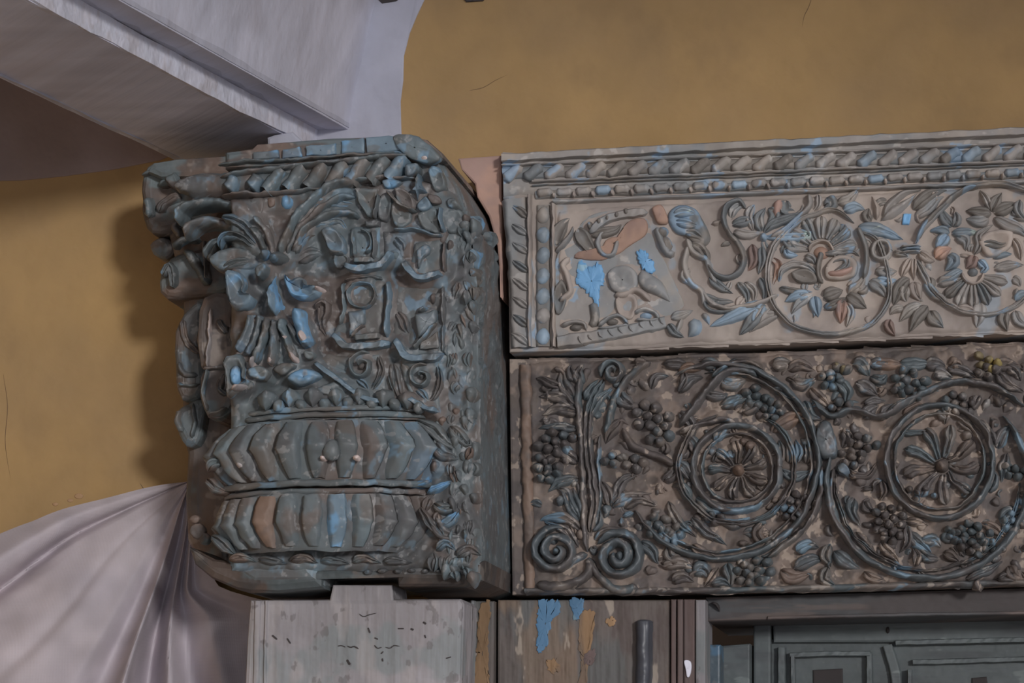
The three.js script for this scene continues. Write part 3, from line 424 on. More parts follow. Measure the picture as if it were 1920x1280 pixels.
  ring(1384, 878, 108, 106, 7, 0.019, M.lDark, 'groove', -250, 60); ring(1384, 880, 82, 80, 7, 0.018, M.lTeal, 'round'); ring(1384, 880, 66, 64, 4, 0.014, M.lDark, 'round');
  stem('840 440, 900 360, 980 260, 1080 160, 1160 150, 1240 190', 8, 0.02, M.lTeal, L1); stem('1000 200, 1060 140, 1160 110, 1260 150', 6, 0.018, M.lDark, L1); stem('840 470, 960 420, 1060 400, 1130 420', 7, 0.018, M.lDark, L1);
  stem('560 440, 600 520, 680 560, 760 590, 820 620', 9, 0.015, M.lGround, L1);
  const ros = sub('rosette', t);
  for (let i = 0; i < 9; i++) { const a = i * 0.698 + 0.3, c = Math.cos(a), s = Math.sin(a); P('petal', f.strip([[1386 + 14 * c, 884 + 14 * s], [1386 + 36 * c - 6 * s, 884 + 36 * s + 6 * c], [1386 + 58 * c - 4 * s, 884 + 56 * s + 4 * c]], 12, 0.017, 'groove', 'petal'), i % 3 === 0 ? M.lGround : M.lDark, ros); }
  P('rosette_eye', f.dome(1386, 884, 12, 0.02), M.lRed, ros); P('rosette_berry', f.dome(1408, 840, 13, 0.018), M.lRed, ros); P('rosette_berry', f.dome(1394, 832, 8, 0.017), M.lRed, ros);
  ring(1740, 904, 188, 182, 8, 0.021, M.lTeal, 'round', -200, 42); ring(1740, 904, 172, 166, 4.5, 0.016, M.lDark, 'groove', -190, 0);
  stem('220 300, 320 380, 420 350, 560 380, 720 300, 860 230, 1000 215, 1140 240, 1280 330', 7, 0.02, M.lTeal, L2); stem('560 400, 640 330, 780 270', 5, 0.016, M.lDark, L2);
  ring(1762, 868, 100, 106, 7, 0.02, M.lTeal, 'round'); ring(1762, 868, 84, 90, 4, 0.015, M.lDark, 'round');
  const ros2 = sub('rosette', t);
  for (let i = 0; i < 9; i++) { const a = i * 0.698, c = Math.cos(a), s = Math.sin(a); P('petal', f.strip([[1766 + 16 * c, 876 + 16 * s], [1766 + 44 * c - 8 * s, 874 + 44 * s + 8 * c], [1766 + 74 * c - 4 * s, 872 + 76 * s + 4 * c]], 14, 0.016, 'groove', 'petal'), i % 4 === 0 ? M.lGround : M.lDark, ros2); }
  P('rosette_eye', f.dome(1766, 876, 14, 0.018), M.lGround, ros2);
  for (const [x, y] of [[1706, 920], [1722, 926], [1736, 918], [1752, 930], [1718, 938]]) P('rosette_berry', f.dome(x, y, 8, 0.018), M.lDark, ros2);
  // knot between the rings
  P('knot', f.blob(L2('250 430, 300 400, 340 480, 350 580, 300 600, 260 580'), 0.02, {}), M.lTeal); leaf('350 620, 390 660, 410 690', 9, 0.017, M.bBlue, L2, 'flat');
  stem('270 620, 270 740, 240 860, 160 960, 0 1090', 7, 0.02, M.lDark, L2); stem('330 640, 320 780, 360 920, 420 1010', 6, 0.017, M.lDark, L2);
  leaf('20 460, 120 390, 230 380', 14, 0.015, M.lRed, L2); for (let i = 0; i < 4; i++) leaf(`${60 + i * 45} 620, ${70 + i * 45} 560, ${50 + i * 45} 490`, 8, 0.016, M.lDark, L2); leaf('60 640, 130 680, 240 650', 9, 0.015, M.lTeal, L2); leaf('40 600, 140 640, 240 620', 12, 0.012, M.lGround, L2, 'round');
  for (const [x, y, n, r, m] of [[1216, 782, 9, 12], [1236, 812, 4, 12], [1192, 862, 5, 11], [1150, 855, 4, 10], [1236, 990, 9, 11], [1262, 1000, 5, 10], [1420, 745, 6, 10], [1426, 1070, 7, 11], [1404, 1076, 6, 10], [1340, 965, 4, 9], [1500, 945, 8, 10], [1486, 960, 5, 9], [1450, 770, 7, 9], [1570, 690, 4, 11], [1560, 712, 5, 10], [1575, 755, 4, 11], [1612, 835, 8, 10], [1598, 858, 5, 10], [1700, 715, 10, 11], [1690, 726, 4, 9], [1790, 758, 9, 10], [1660, 968, 12, 10], [1672, 1000, 6, 10], [1820, 1000, 14, 10], [1846, 1030, 8, 10], [1795, 1000, 5, 9], [1900, 980, 6, 10], [1905, 880, 5, 10], [1850, 690, 4, 11], [1960, 840, 7, 10]]) grapes(x, y, n, r, m);
  grapes(1852, 676, 5, 10, M.lYellow, 1.9); grapes(1568, 688, 2, 9, M.lYellow);
  for (const [s, w, m] of [['700 240, 720 190, 790 180', 8, M.lTeal], ['620 330, 560 300, 540 230', 13, M.lTeal], ['560 400, 500 450, 470 520', 10, M.lGround], ['830 160, 880 140, 960 150', 10, M.lRed], ['840 260, 900 200, 960 180', 10, M.lTeal], ['840 360, 900 420, 900 500', 11, M.lTeal], ['930 580, 900 500, 830 470', 11, M.lDark], ['820 600, 880 650, 920 720', 11, M.lTeal], ['760 700, 820 660, 800 600', 11, M.lDark], ['900 800, 860 740, 800 720', 11, M.lDark], ['920 780, 1000 830, 1120 830', 12, M.lDark], ['1040 900, 1120 920, 1200 880', 10, M.lTeal], ['900 880, 980 960, 1080 1020', 9, M.lTeal], ['780 800, 830 900, 920 980', 9, M.lDark], ['900 1020, 960 1060, 1040 1090', 11, M.lGround], ['780 1020, 800 1080, 880 1080', 11, M.lDark], ['760 1130, 840 1110, 930 1140', 12, M.lDark], ['900 1160, 960 1140, 1010 1200', 13, M.lTeal], ['800 1200, 860 1180, 920 1200', 10, M.lDark], ['1040 1130, 1010 1180, 960 1230', 9, M.lGround], ['1080 1110, 1100 1180, 1090 1230', 12, M.lDark], ['1000 1220, 1060 1200, 1100 1230', 9, M.lTeal], ['1260 1020, 1230 960, 1280 900', 10, M.lGround], ['1050 200, 1100 220, 1180 200', 13, M.lDark], ['1040 330, 1120 300, 1200 280', 11, M.lDark], ['960 260, 1030 280, 1090 260', 9, M.lTeal], ['1150 350, 1220 330, 1260 290', 12, M.lDark], ['1010 510, 1060 450, 1130 430', 11, M.lDark], ['860 160, 870 210, 830 250', 10, M.lDark], ['950 60, 1000 70, 1060 50', 12, M.lDark], ['1080 60, 1140 80, 1220 60', 10, M.lTeal], ['760 70, 820 60, 900 80', 11, M.lDark], ['620 90, 660 80, 690 110', 12, M.lGround]]) leaf(s, w, 0.015, m);
  for (const [s, w, m] of [['20 130, 60 60, 130 50', 12, M.lDark], ['100 150, 160 120, 240 150', 11, M.lGround], ['110 200, 180 220, 250 190', 11, M.lDark], ['20 240, 80 260, 150 310', 9, M.lTeal], ['210 240, 260 290, 320 340', 11, M.lGround], ['180 300, 220 380, 280 400', 9, M.lDark], ['340 200, 400 260, 390 320', 12, M.lDark], ['440 210, 500 240, 550 280', 12, M.lTeal], ['510 120, 560 110, 640 110', 11, M.lTeal], ['510 180, 560 200, 600 170', 10, M.lDark], ['420 60, 470 100, 510 180', 14, M.lDark], ['530 30, 600 60, 680 60', 11, M.lRed], ['660 90, 720 50, 820 50', 14, M.lDark], ['780 60, 850 90, 890 130', 12, M.lTeal], ['820 160, 870 170, 930 190', 13, M.lTeal], ['900 130, 960 150, 1050 200', 11, M.lTeal], ['920 30, 950 90, 970 150', 10, M.lGround], ['1120 30, 1190 60, 1260 100', 12, M.lGround], ['1140 150, 1200 220, 1280 260', 11, M.lDark], ['1180 100, 1240 160, 1270 200', 9, M.lDark], ['470 390, 520 340, 560 320', 11, M.lTeal], ['570 390, 600 340, 640 320', 11, M.lTeal], ['480 320, 530 300, 590 300', 8, M.lTeal], ['380 450, 400 500, 370 540', 9, M.lDark], ['390 640, 440 680, 520 660, 550 600', 8, M.lGround], ['570 700, 580 760, 560 800', 8, M.lGround], ['430 780, 420 850, 470 930', 11, M.lTeal], ['480 800, 500 840, 540 860', 11, M.lDark], ['440 950, 490 1030, 560 1080', 10, M.lGround], ['560 1000, 600 1050, 660 1110', 10, M.lGround], ['680 900, 740 910, 800 930', 8, M.lGround], ['690 920, 700 1000, 660 1060', 9, M.lDark], ['700 960, 760 1020, 820 1060', 12, M.lDark], ['760 1000, 830 1000, 870 1040', 11, M.lTeal], ['860 1090, 800 1080, 720 1020', 9, M.lTeal], ['740 1130, 750 1070, 720 1030', 8, M.lGround], ['880 1060, 940 1090, 960 1110', 10, M.lGround], ['1060 910, 1130 940, 1220 990', 9, M.lGround], ['1150 900, 1200 860, 1280 850', 12, M.lTeal], ['1160 900, 1220 920, 1270 900', 11, M.lTeal], ['1140 540, 1110 470, 1090 420', 11, M.lTeal], ['1150 540, 1170 470, 1220 420', 12, M.lTeal], ['1110 480, 1060 420, 1000 390', 9, M.lDark], ['1200 560, 1180 640, 1160 720', 9, M.lDark], ['1100 760, 1130 700, 1120 640', 9, M.lTeal], ['140 1050, 200 1020, 260 1030', 12, M.lTeal], ['130 1140, 200 1100, 280 1090', 12, M.lTeal], ['60 1150, 130 1180, 220 1160', 13, M.lRed], ['330 1050, 380 1100, 460 1140', 13, M.lTeal], ['310 1010, 290 1070, 320 1130', 11, M.lDark], ['480 1150, 520 1190, 600 1210', 9, M.lGround], ['300 1130, 280 1190, 340 1220', 10, M.lDark], ['990 1190, 1070 1160, 1180 1100', 9, M.lTeal], ['1200 1130, 1230 1170, 1270 1180', 13, M.lGround], ['1140 1190, 1200 1180, 1260 1210', 9, M.lDark], ['650 470, 740 460, 840 450', 6, M.lDark], ['1060 270, 1030 320, 980 330', 10, M.lDark], ['880 300, 900 360, 880 420', 9, M.lDark], ['680 380, 740 340, 790 330', 11, M.lRed], ['940 400, 1000 430, 1050 480', 8, M.lDark]]) leaf(s, w, 0.015, m, L2);
  for (let i = 0; i < 285; i++) { const x = 1010 + rnd() * 930, y = 682 + rnd() * 410, a = rnd() * 6.28, l = 14 + rnd() * 16, k = (rnd() - 0.5) * 16; P('filler_leaf', f.strip([[x, y], [x + l * 0.5 * Math.cos(a) - k * Math.sin(a), y + l * 0.5 * Math.sin(a) + k * Math.cos(a)], [x + l * Math.cos(a), Math.max(684, y + l * Math.sin(a))]], 6 + rnd() * 8, 0.007 + 0.006 * rnd(), ['groove', 'round', 'ridge'][i % 3], 'leaf'), [M.lDark, M.lGround, M.lTeal][Math.floor(rnd() * 2.4)]); }
  P('carved_ground', f.bed([], [[992, 678], [1160, 676], [1290, 669], [1440, 666], [1750, 652], [E, 634], [E, 1079], [1600, 1100], [1330, 1108], [1000, 1112]], { soft: 2, keep: 0.26, chop: 0.005, edge: 6 }), M.lGround, t, 1);
  // plain continuation past the frame
  for (let i = 0; i < 8; i++) leaf(`${1330 + (i % 2) * 90} ${200 + i * 130}, ${1400 + (i % 2) * 90} ${160 + i * 130}, ${1480 + (i % 2) * 60} ${190 + i * 130}`, 14, 0.015, M.lDark, L2);
}

// ───────────────────────── carved bracket ─────────────────────────
const B2 = crop(240, 230, 3.84), B3 = crop(540, 230, 3.84), B4 = crop(240, 500, 3.84), B5 = crop(540, 500, 3.84), B6 = crop(300, 750, 3.2), B7 = crop(640, 750, 3.2);
{
  const t = thing('carved_bracket', 'large blue grey carved wooden bracket with lotus rings standing on the pale post', 'bracket capital');
  const ZF = 0.2, f = face(ZF); rough = 0.0035;
  const P = (n, g, m, par = t, tint) => put(n, g, m, par, tint);
  P('body', slab(Q('426 300, 560 284, 700 268, 786 266, 826 296, 858 345, 876 400, 886 500, 893 640, 898 900, 903 1040, 896 1078, 868 1092, 742 1092, 741 1080, 606 1080, 604 1100, 470 1104, 420 1070, 426 780'), ZF, ZW + 0.01, 0.022), M.bDark, t, 1);
  P('side_body', slab(Q('320 310, 440 300, 440 1085, 410 1088, 366 1050, 346 1010, 341 930, 346 850, 338 800, 338 560, 326 500, 306 420'), 0.06, ZW + 0.01, 0.02), M.bBrown, t, 0.95);
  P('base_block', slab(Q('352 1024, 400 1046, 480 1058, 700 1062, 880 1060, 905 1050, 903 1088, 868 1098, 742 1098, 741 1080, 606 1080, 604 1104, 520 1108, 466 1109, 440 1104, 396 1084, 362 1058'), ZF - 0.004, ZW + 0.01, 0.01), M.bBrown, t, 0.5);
  // top slab with its blue tiles
  const ab = sub('abacus', t);
  P('slab', slab(Q('420 282, 470 276, 480 268, 620 258, 760 252, 800 258, 828 284, 834 300, 790 300, 600 306, 420 316'), ZF + 0.012, ZW + 0.012, 0.008), M.bBrown, ab, 1);
  P('slab', slab(Q('286 304, 330 296, 440 288, 440 330, 300 334, 276 322'), 0.09, ZW + 0.012, 0.008), M.bBrown, ab, 0.9);
  const fa = face(ZF + 0.012);
  for (const s of ['905 222, 1090 195, 1092 255, 905 268', '1118 195, 1250 180, 1256 248, 1118 258', '1290 175, 1500 150, 1505 235, 1290 246', '1535 140, 1700 112, 1700 224, 1540 234', '1715 110, 1990 100, 2020 210, 1716 224']) P('tile', fa.blob(B2(s), 0.006, { sharp: true, rim: 0.94 }), M.bBlue, ab);
  P('fillet', fa.strip(B2('660 310, 900 282, 1100 274, 1400 254, 1700 236, 1990 220'), 4, 0.01, 'round', 'both'), M.bTeal, ab);
  P('corner_boss', fa.blob(B3('760 100, 880 90, 960 120, 1060 200, 1110 280, 1000 300, 880 260, 800 200'), 0.012, {}), M.bTeal, ab);
  P('white_chip', fa.dome(800, 300, 9, 0.016, 5), M.bPale, ab, 1.15);
  // rope
  const rope = sub('rope_moulding', t);
  P('rope_bed', f.strip(Q('330 350, 430 346, 560 334, 680 322, 762 316'), 22, 0.014, 'round', 'both'), M.bDark, rope, 0.9);
  [[436, 352], [480, 350], [516, 344], [556, 340], [594, 336], [634, 332], [672, 326], [710, 322], [744, 320]].forEach(([x, y], i) => P('rope_strand', f.strip(i < 2 ? [[x - 6, y + 8], [x + 4, y - 2], [x + 12, y - 18]] : [[x - 12, y + 19], [x - 2, y + 7], [x + 8, y - 8], [x + 20, y - 22]], i < 2 ? 17 : 16.5, 0.024, 'round', i < 2 ? 'both' : 'none'), i < 2 || i === 8 ? M.bBlue : M.bTeal, rope));
  for (const s of ['350 362, 372 346, 392 334', '320 350, 330 342, 340 336']) P('rope_strand', face(0.085).strip(Q(s), 14, 0.02, 'round', 'both'), M.bBrown, rope);
  P('fillet', f.strip(B2('680 540, 800 528, 1000 526, 1250 510, 1420 492, 1650 430, 1920 412, 2100 420'), 5.5, 0.022, 'round', 'both'), M.bDark);
  P('fillet', f.strip(Q('418 336, 480 326, 560 317, 640 309, 720 300, 782 296'), 6.5, 0.026, 'round', 'both'), M.bDark);
  P('pendant', f.dome(541, 382, 14, 0.02, 17), M.bBlue); P('pendant', f.blob(B2('900 560, 980 545, 990 640, 950 700'), 0.014, {}), M.bDark); P('pendant', f.blob(B2('1010 560, 1080 550, 1070 610, 1030 620'), 0.014, {}), M.bBrown);
  // acanthus volutes springing from the knot at about (528, 495)
  const leaf = (q, s, w, h, m = M.bTeal, prof = 'groove', taper = 'leaf', g = f) => P('acanthus_leaf', g.strip(q(s), w, h, prof, taper), m);
  const stem = (q, s, w, h, m = M.bTeal, g = f) => P('stem', g.strip(q(s), w, h, 'round', 'both'), m);
  stem(B2, '1130 1000, 1150 900, 1210 780, 1290 660, 1390 560, 1500 480, 1660 440', 11, 0.036, M.bTeal);
  stem(B2, '1170 980, 1230 850, 1330 720, 1450 620, 1580 560, 1680 560', 9, 0.030, M.bDark); stem(B2, '1220 960, 1310 800, 1420 710, 1540 675, 1640 680, 1700 710', 9, 0.034, M.bTeal);
  leaf(B2, '1300 640, 1420 600, 1540 600, 1680 640, 1710 690', 13, 0.026, M.bBlue); leaf(B2, '1210 980, 1270 880, 1340 830, 1410 830', 13, 0.03, M.bTeal); leaf(B2, '1230 1010, 1330 960, 1440 960', 18, 0.022, M.bDark); leaf(B2, '1330 780, 1420 740, 1540 730, 1600 800', 14, 0.026, M.bBlue);
  P('acanthus_lobe', f.blob(B2('1425 800, 1490 775, 1570 830, 1610 900, 1600 980, 1500 960, 1450 890'), 0.034, { sink: 0.25 }), M.bBlue); P('acanthus_lobe', f.strip(B2('1480 960, 1540 970, 1600 970'), 5, 0.04, 'round', 'both'), M.bTeal);
  P('acanthus_lobe', f.blob(B2('1500 1000, 1560 960, 1620 1000, 1600 1060, 1530 1070'), 0.03, { sink: 0.3 }), M.bDark);
  const fl = face(0.165);
  stem(B2, '1090 1000, 1060 880, 1010 780, 940 700', 9, 0.036, M.bDark); stem(B2, '1040 960, 980 850, 920 780', 9, 0.034, M.bTeal);
  leaf(B2, '400 760, 420 660, 560 608, 720 612, 840 650, 920 700', 11, 0.04, M.bTeal, 'round', 'both', fl); leaf(B2, '690 700, 780 720, 870 770, 940 850, 1030 980', 13, 0.036, M.bBlue, 'groove', 'leaf'); leaf(B2, '780 620, 850 640, 900 690', 8, 0.044, M.bTeal, 'round', 'leaf', fl);
  leaf(B2, '440 850, 500 770, 620 740, 760 770, 880 850, 960 940, 1030 1000', 11, 0.04, M.bDark, 'round', 'both', fl); leaf(B2, '690 930, 720 850, 830 850, 930 910, 1010 980', 12, 0.04, M.bTeal, 'groove', 'leaf'); leaf(B2, '580 1000, 640 900, 720 830', 17, 0.03, M.bDark, 'groove', 'leaf', fl);
  P('acanthus_lobe', f.blob(B2('600 1000, 700 930, 850 920, 980 1000, 960 1060, 820 1080, 680 1080'), 0.022, { sink: 0.2 }), M.bDark); leaf(B2, '700 1080, 820 1030, 980 1010', 11, 0.03, M.bTeal);
  // central flower
  const fw = sub('hanging_flower', t);
  const B = (q, s, h, m, o = {}) => P('flower_lobe', f.blob(q(s), h, o), m, fw);
  P('flower_knot', f.dome(532, 492, 20, 0.05, 13), M.bTeal, fw); P('flower_knot', f.dome(510, 486, 13, 0.05, 12), M.bBlue, fw);
  B(B4, '745 60, 800 50, 850 70, 895 160, 885 230, 975 260, 940 320, 850 352, 795 325, 765 220', 0.044, M.bBlue, { sink: 0.3, rim: 0.84 }); B(B4, '980 60, 1020 20, 1060 30, 1050 100, 1000 130', 0.048, M.bTeal);
  P('flower_drop', f.strip(B4('1095 90, 1090 180, 1095 270, 1100 385'), 17, 0.06, 'ridge', 'drop'), M.bBlue, fw, 1.1);
  B(B4, '1165 80, 1200 140, 1300 110, 1330 170, 1440 190, 1440 235, 1340 275, 1260 270, 1210 230, 1180 170', 0.044, M.bBlue, { sink: 0.35, rim: 0.84 }); P('flower_chip', f.dome(611, 552, 9, 0.05, 6), M.bPale, fw);
  P('flower_petal', f.strip(B4('960 370, 950 460, 900 580, 860 660'), 24, 0.044, 'groove', 'both'), M.bBlue, fw); P('flower_petal', f.strip(B4('1060 400, 1040 520, 990 640, 950 740'), 12, 0.048, 'round', 'both'), M.bTeal, fw); P('flower_petal', f.strip(B4('1105 410, 1105 540, 1095 660, 1080 750'), 13, 0.05, 'round', 'both'), M.bDark, fw);
  P('flower_petal', f.strip(B4('1150 390, 1170 500, 1210 610, 1250 710'), 11, 0.048, 'round', 'both'), M.bTeal, fw); P('flower_petal', f.strip(B4('1270 330, 1280 430, 1310 530, 1350 610'), 17, 0.046, 'round', 'both'), M.bBlue, fw); P('flower_petal', f.strip(B4('1180 400, 1260 560, 1320 650'), 8, 0.04, 'round', 'leaf'), M.bDark, fw); P('flower_petal', f.strip(B4('1360 330, 1440 300, 1420 420, 1440 520'), 16, 0.034, 'groove', 'leaf'), M.bDark, fw);
  for (const [x, y, rx, ry, a] of [[489, 686, 8, 15, 0.5], [523, 684, 8, 13, 0.2], [563, 678, 7, 12, -0.5], [582, 640, 10, 20, -0.4], [550, 644, 4, 7, 0], [462, 734, 18, 6, -0.3]]) P('bare_tip', f.dome(x, y, rx, 0.054, ry, a), M.bPale, fw, 1.1);
  B(B4, '740 690, 800 650, 860 655, 895 740, 890 830, 940 860, 930 890, 840 930, 760 965, 740 850', 0.042, M.bTeal, { sink: 0.45, rim: 0.82 }); B(B4, '790 760, 840 740, 860 830, 820 880, 790 860', 0.036, M.bBlue); B(B4, '905 770, 980 740, 1070 780, 1020 850, 930 820', 0.036, M.bTeal); B(B4, '1080 760, 1180 720, 1260 740, 1140 810', 0.036, M.bTeal); B(B4, '1180 830, 1260 770, 1350 760, 1440 810, 1380 850, 1260 880', 0.034, M.bBlue); B(B4, '1310 640, 1390 650, 1380 690, 1330 700', 0.036, M.bBrown);
  // stepped coffers
  const coffer = (name = 'coffer') => sub(name, t);
  const lip = (g, q, s, w = 7, h = 0.036, m = M.bBlue) => P('lip', f.strip(q(s), w, h, 'flat', 'both'), m, g);
  { const g = coffer(); P('panel', f.blob(B5('420 130, 560 100, 715 110, 712 520, 520 540, 470 560, 345 505, 400 400'), 0.018, { sharp: true, rim: 0.95 }), M.bTeal, g, 0.95); P('panel_edge', f.strip(B5('420 130, 430 300, 400 440'), 5, 0.026, 'round', 'both'), M.bTeal, g); P('panel_edge', f.strip(B5('420 125, 560 98, 710 105'), 5, 0.026, 'round', 'both'), M.bDark, g);
    P('roundel', f.dome(686, 560, 23, 0.03, 24, 0, 0.55), M.bDark, g); P('roundel_rim', f.ring(686, 560, 24, 25, 4, 0.03), M.bTeal, g); P('blade', f.blob(B5('465 350, 590 330, 585 430, 530 470, 480 540'), 0.03, { sharp: true, rim: 0.9, lean: [-0.2, 0] }), M.bBlue, g); P('blade_edge', f.strip(B5('580 430, 520 480, 480 545'), 5, 0.03, 'round', 'both'), M.bBrown, g); P('ledge', f.strip(B5('500 545, 600 535, 705 525'), 7, 0.034, 'flat', 'both'), M.bTeal, g);
    lip(g, B5, '345 510, 400 550, 450 600, 560 602, 690 590, 780 575', 8); }
  { const g = coffer(); P('panel', f.blob(B5('780 150, 900 150, 1135 160, 1135 640, 900 680, 820 590, 770 540'), 0.016, { sharp: true, rim: 0.95 }), M.bTeal, g, 0.9); P('panel_edge', f.strip(B5('745 120, 760 240, 740 400, 735 540'), 7, 0.034, 'round', 'both'), M.bBlue, g); P('panel_edge', f.strip(B5('1140 150, 1145 400, 1140 640'), 5, 0.03, 'round', 'both'), M.bDark, g);
    P('blade', f.blob(B5('945 370, 1110 330, 1105 400, 1060 470, 960 540'), 0.03, { sharp: true, rim: 0.9, lean: [-0.2, 0] }), M.bBlue, g); P('blade_edge', f.strip(B5('1100 420, 1010 520, 930 620'), 6, 0.034, 'round', 'both'), M.bTeal, g); P('bead', f.strip(B5('960 350, 1010 330, 1060 320'), 6, 0.034, 'round', 'leaf'), M.bTeal, g); P('corner', f.blob(B5('980 560, 1110 480, 1115 610, 970 615'), 0.026, { sharp: true, sink: 0.2 }), M.bTeal, g); P('knob', f.dome(818, 564, 8, 0.028, 12), M.bDark, g); P('leafing', f.strip(B5('800 340, 860 420, 880 540'), 14, 0.026, 'groove', 'leaf'), M.bDark, g);
    lip(g, B5, '780 575, 810 560, 850 620, 895 680, 1000 685, 1090 675, 1145 640', 8); }
  { const g = coffer(); P('panel', f.blob(B3('480 770, 690 760, 690 1030, 540 1060, 460 1000'), 0.022, { sharp: true, rim: 0.94 }), M.bTeal, g, 0.95); P('panel_edge', f.strip(B3('500 790, 510 900, 505 1010'), 5, 0.032, 'round', 'both'), M.bTeal, g); P('panel_edge', f.strip(B3('650 790, 660 900, 650 1020'), 5, 0.032, 'round', 'both'), M.bDark, g); P('roundel', f.dome(691, 462, 14, 0.034, 20, 0, 0.6), M.bDark, g); P('roundel_rim', f.ring(692, 462, 15, 21, 3.5, 0.034, 'round', -90, 120), M.bTeal, g); P('ledge', f.strip(B3('500 1025, 580 1030, 660 1020'), 6, 0.036, 'flat', 'both'), M.bTeal, g);
    lip(g, B3, '430 1050, 500 1080, 600 1085, 700 1060, 760 1010, 800 960', 8, 0.04); }
  { const g = coffer(); P('panel', f.blob(B3('700 800, 900 790, 930 860, 930 1020, 850 1000, 800 950, 700 1000'), 0.018, { sharp: true, rim: 0.93 }), M.bDark, g, 0.95); P('knob', f.dome(749, 486, 9, 0.03, 11), M.bTeal, g); P('leafing', f.strip(B3('780 860, 840 900, 850 980'), 14, 0.03, 'groove', 'leaf'), M.bDark, g); }
  { const g = coffer(); P('panel', f.blob(B3('940 880, 1140 860, 1150 1110, 960 1150, 900 1060'), 0.022, { sharp: true, rim: 0.93 }), M.bTeal, g); P('blade', f.blob(B3('960 930, 1040 900, 1060 960, 1000 1020, 970 1080'), 0.032, { rim: 0.85 }), M.bBlue, g); P('panel_edge', f.strip(B3('1150 880, 1150 1000, 1150 1110'), 5, 0.032, 'round', 'both'), M.bDark, g); lip(g, B3, '860 1020, 900 1080, 960 1150, 1040 1140, 1140 1115', 7, 0.038); }
  { const g = coffer('top_carving'); for (const [s, h, m, o] of [['510 490, 690 500, 670 600, 650 720, 600 710, 520 580', 0.03, M.bTeal, { sharp: true, sink: 0.3, rim: 0.88 }], ['690 560, 760 520, 780 640, 740 740, 680 720', 0.028, M.bDark, { sink: 0.2 }], ['780 600, 900 620, 920 720, 860 790, 790 760', 0.026, M.bTeal, { sink: 0.2 }], ['960 680, 1090 640, 1110 760, 1140 830, 1000 800', 0.028, M.bTeal, { sink: 0.3 }], ['710 450, 800 430, 850 460, 790 500, 720 500', 0.026, M.bBlue, {}], ['800 500, 890 520, 960 640, 900 670, 820 600', 0.032, M.bDark, { sink: 0.3 }], ['1040 540, 1110 560, 1130 610, 1060 620', 0.03, M.bBrown, {}], ['960 620, 1030 560, 1060 650, 980 670', 0.03, M.bBlue, {}], ['1040 340, 1110 350, 1150 500, 1090 530, 1050 450', 0.024, M.bTeal, { sink: 0.2 }], ['870 340, 960 320, 960 380, 880 420', 0.026, M.bDark, {}], ['1170 580, 1230 570, 1260 640, 1190 640', 0.026, M.bTeal, {}], ['1140 660, 1260 640, 1300 780, 1200 830, 1150 780', 0.02, M.bDark, { sink: 0.2 }]]) P('leafing', f.blob(B3(s), h, o), m, g);
    P('star', f.blob(B3('965 385, 1000 480, 1040 525, 970 545, 960 600, 940 540, 885 525, 940 480'), 0.038, { sharp: true, rim: 0.5 }), M.bBlue, g); P('star_rib', f.strip(B3('1130 630, 1120 720, 1150 830'), 5, 0.036, 'round', 'both'), M.bBlue, g); P('star_rib', f.strip(B3('690 540, 670 640, 650 730'), 5, 0.036, 'round', 'both'), M.bDark, g); P('star_rib', f.strip(B3('740 520, 840 620, 960 670'), 5, 0.038, 'round', 'both'), M.bTeal, g); P('ledge', f.strip(B3('780 790, 860 800, 920 790, 1000 810, 1080 840, 1150 840'), 5, 0.034, 'round', 'both'), M.bBlue, g); P('stub', f.blob(B3('590 740, 660 720, 700 740, 690 780, 600 790'), 0.03, { sharp: true }), M.bDark, g); }
  for (const [o1, rr, cx, cy, l, m] of [['230 690, 300 640, 440 650, 690 640, 735 800, 730 930, 650 985, 540 930, 420 840, 340 790', 20, 688, 692, '215 705, 300 770, 400 835, 480 900, 560 950, 640 985, 725 985', M.bTeal], ['820 680, 1120 690, 1110 900, 1110 1050, 1000 1010, 900 950, 850 820', 17, 798, 712, '890 960, 960 1000, 1040 1045, 1110 1058', M.bTeal]]) { const g = coffer('lower_volute'); P('panel', f.blob(B5(o1), 0.02, { sharp: true, rim: 0.94, sink: 0.15 }), m, g); P('volute', f.spiral(cx, cy, rr + 8, 6, 0.03, 60, 1.4, 1), M.bTeal, g); P('volute_eye', f.dome(cx, cy, rr * 0.5, 0.032), M.bDark, g); P('leafing', f.strip([[cx + 26, cy - 26], [cx + 34, cy + 4], [cx + 22, cy + 36], [cx - 4, cy + 50]], 8, 0.03, 'groove', 'leaf'), M.bDark, g); P('leafing', f.strip([[cx - 14, cy + 20], [cx + 4, cy + 34], [cx + 10, cy + 50]], 9, 0.03, 'groove', 'leaf'), M.bBlue, g); P('lip', f.strip(B5(l), 6, 0.036, 'flat', 'both'), M.bBlue, g); }
  P('dart', f.strip(B5('770 700, 800 840, 840 1010'), 15, 0.026, 'groove', 'leaf'), M.bDark); P('dart', f.strip(B5('750 780, 780 880, 790 960'), 9, 0.026, 'groove', 'leaf'), M.bTeal); P('shelf_leaf', f.blob(B5('210 910, 330 850, 410 840, 480 920, 400 950, 300 945'), 0.03, { rim: 0.8 }), M.bTeal);
  for (let i = 0; i < 130; i++) { const x = i < 80 ? 842 + rnd() * 50 : 810 + rnd() * 80, y = i < 80 ? 400 + rnd() * 660 : 780 + rnd() * 290, a = 1.2 + rnd() * 0.8, l = 20 + rnd() * 22; P('worn_leaf', f.strip([[x, y], [x + l * 0.5 * Math.cos(a) + (rnd() - 0.5) * 14, y + l * 0.5], [Math.min(890, x + l * Math.cos(a)), y + l]], 7 + rnd() * 7, 0.014 + 0.012 * rnd(), ['groove', 'round', 'ridge'][i % 3], 'leaf'), [M.bDark, M.bTeal, M.bBrown][Math.floor(rnd() * 2.5)]); }
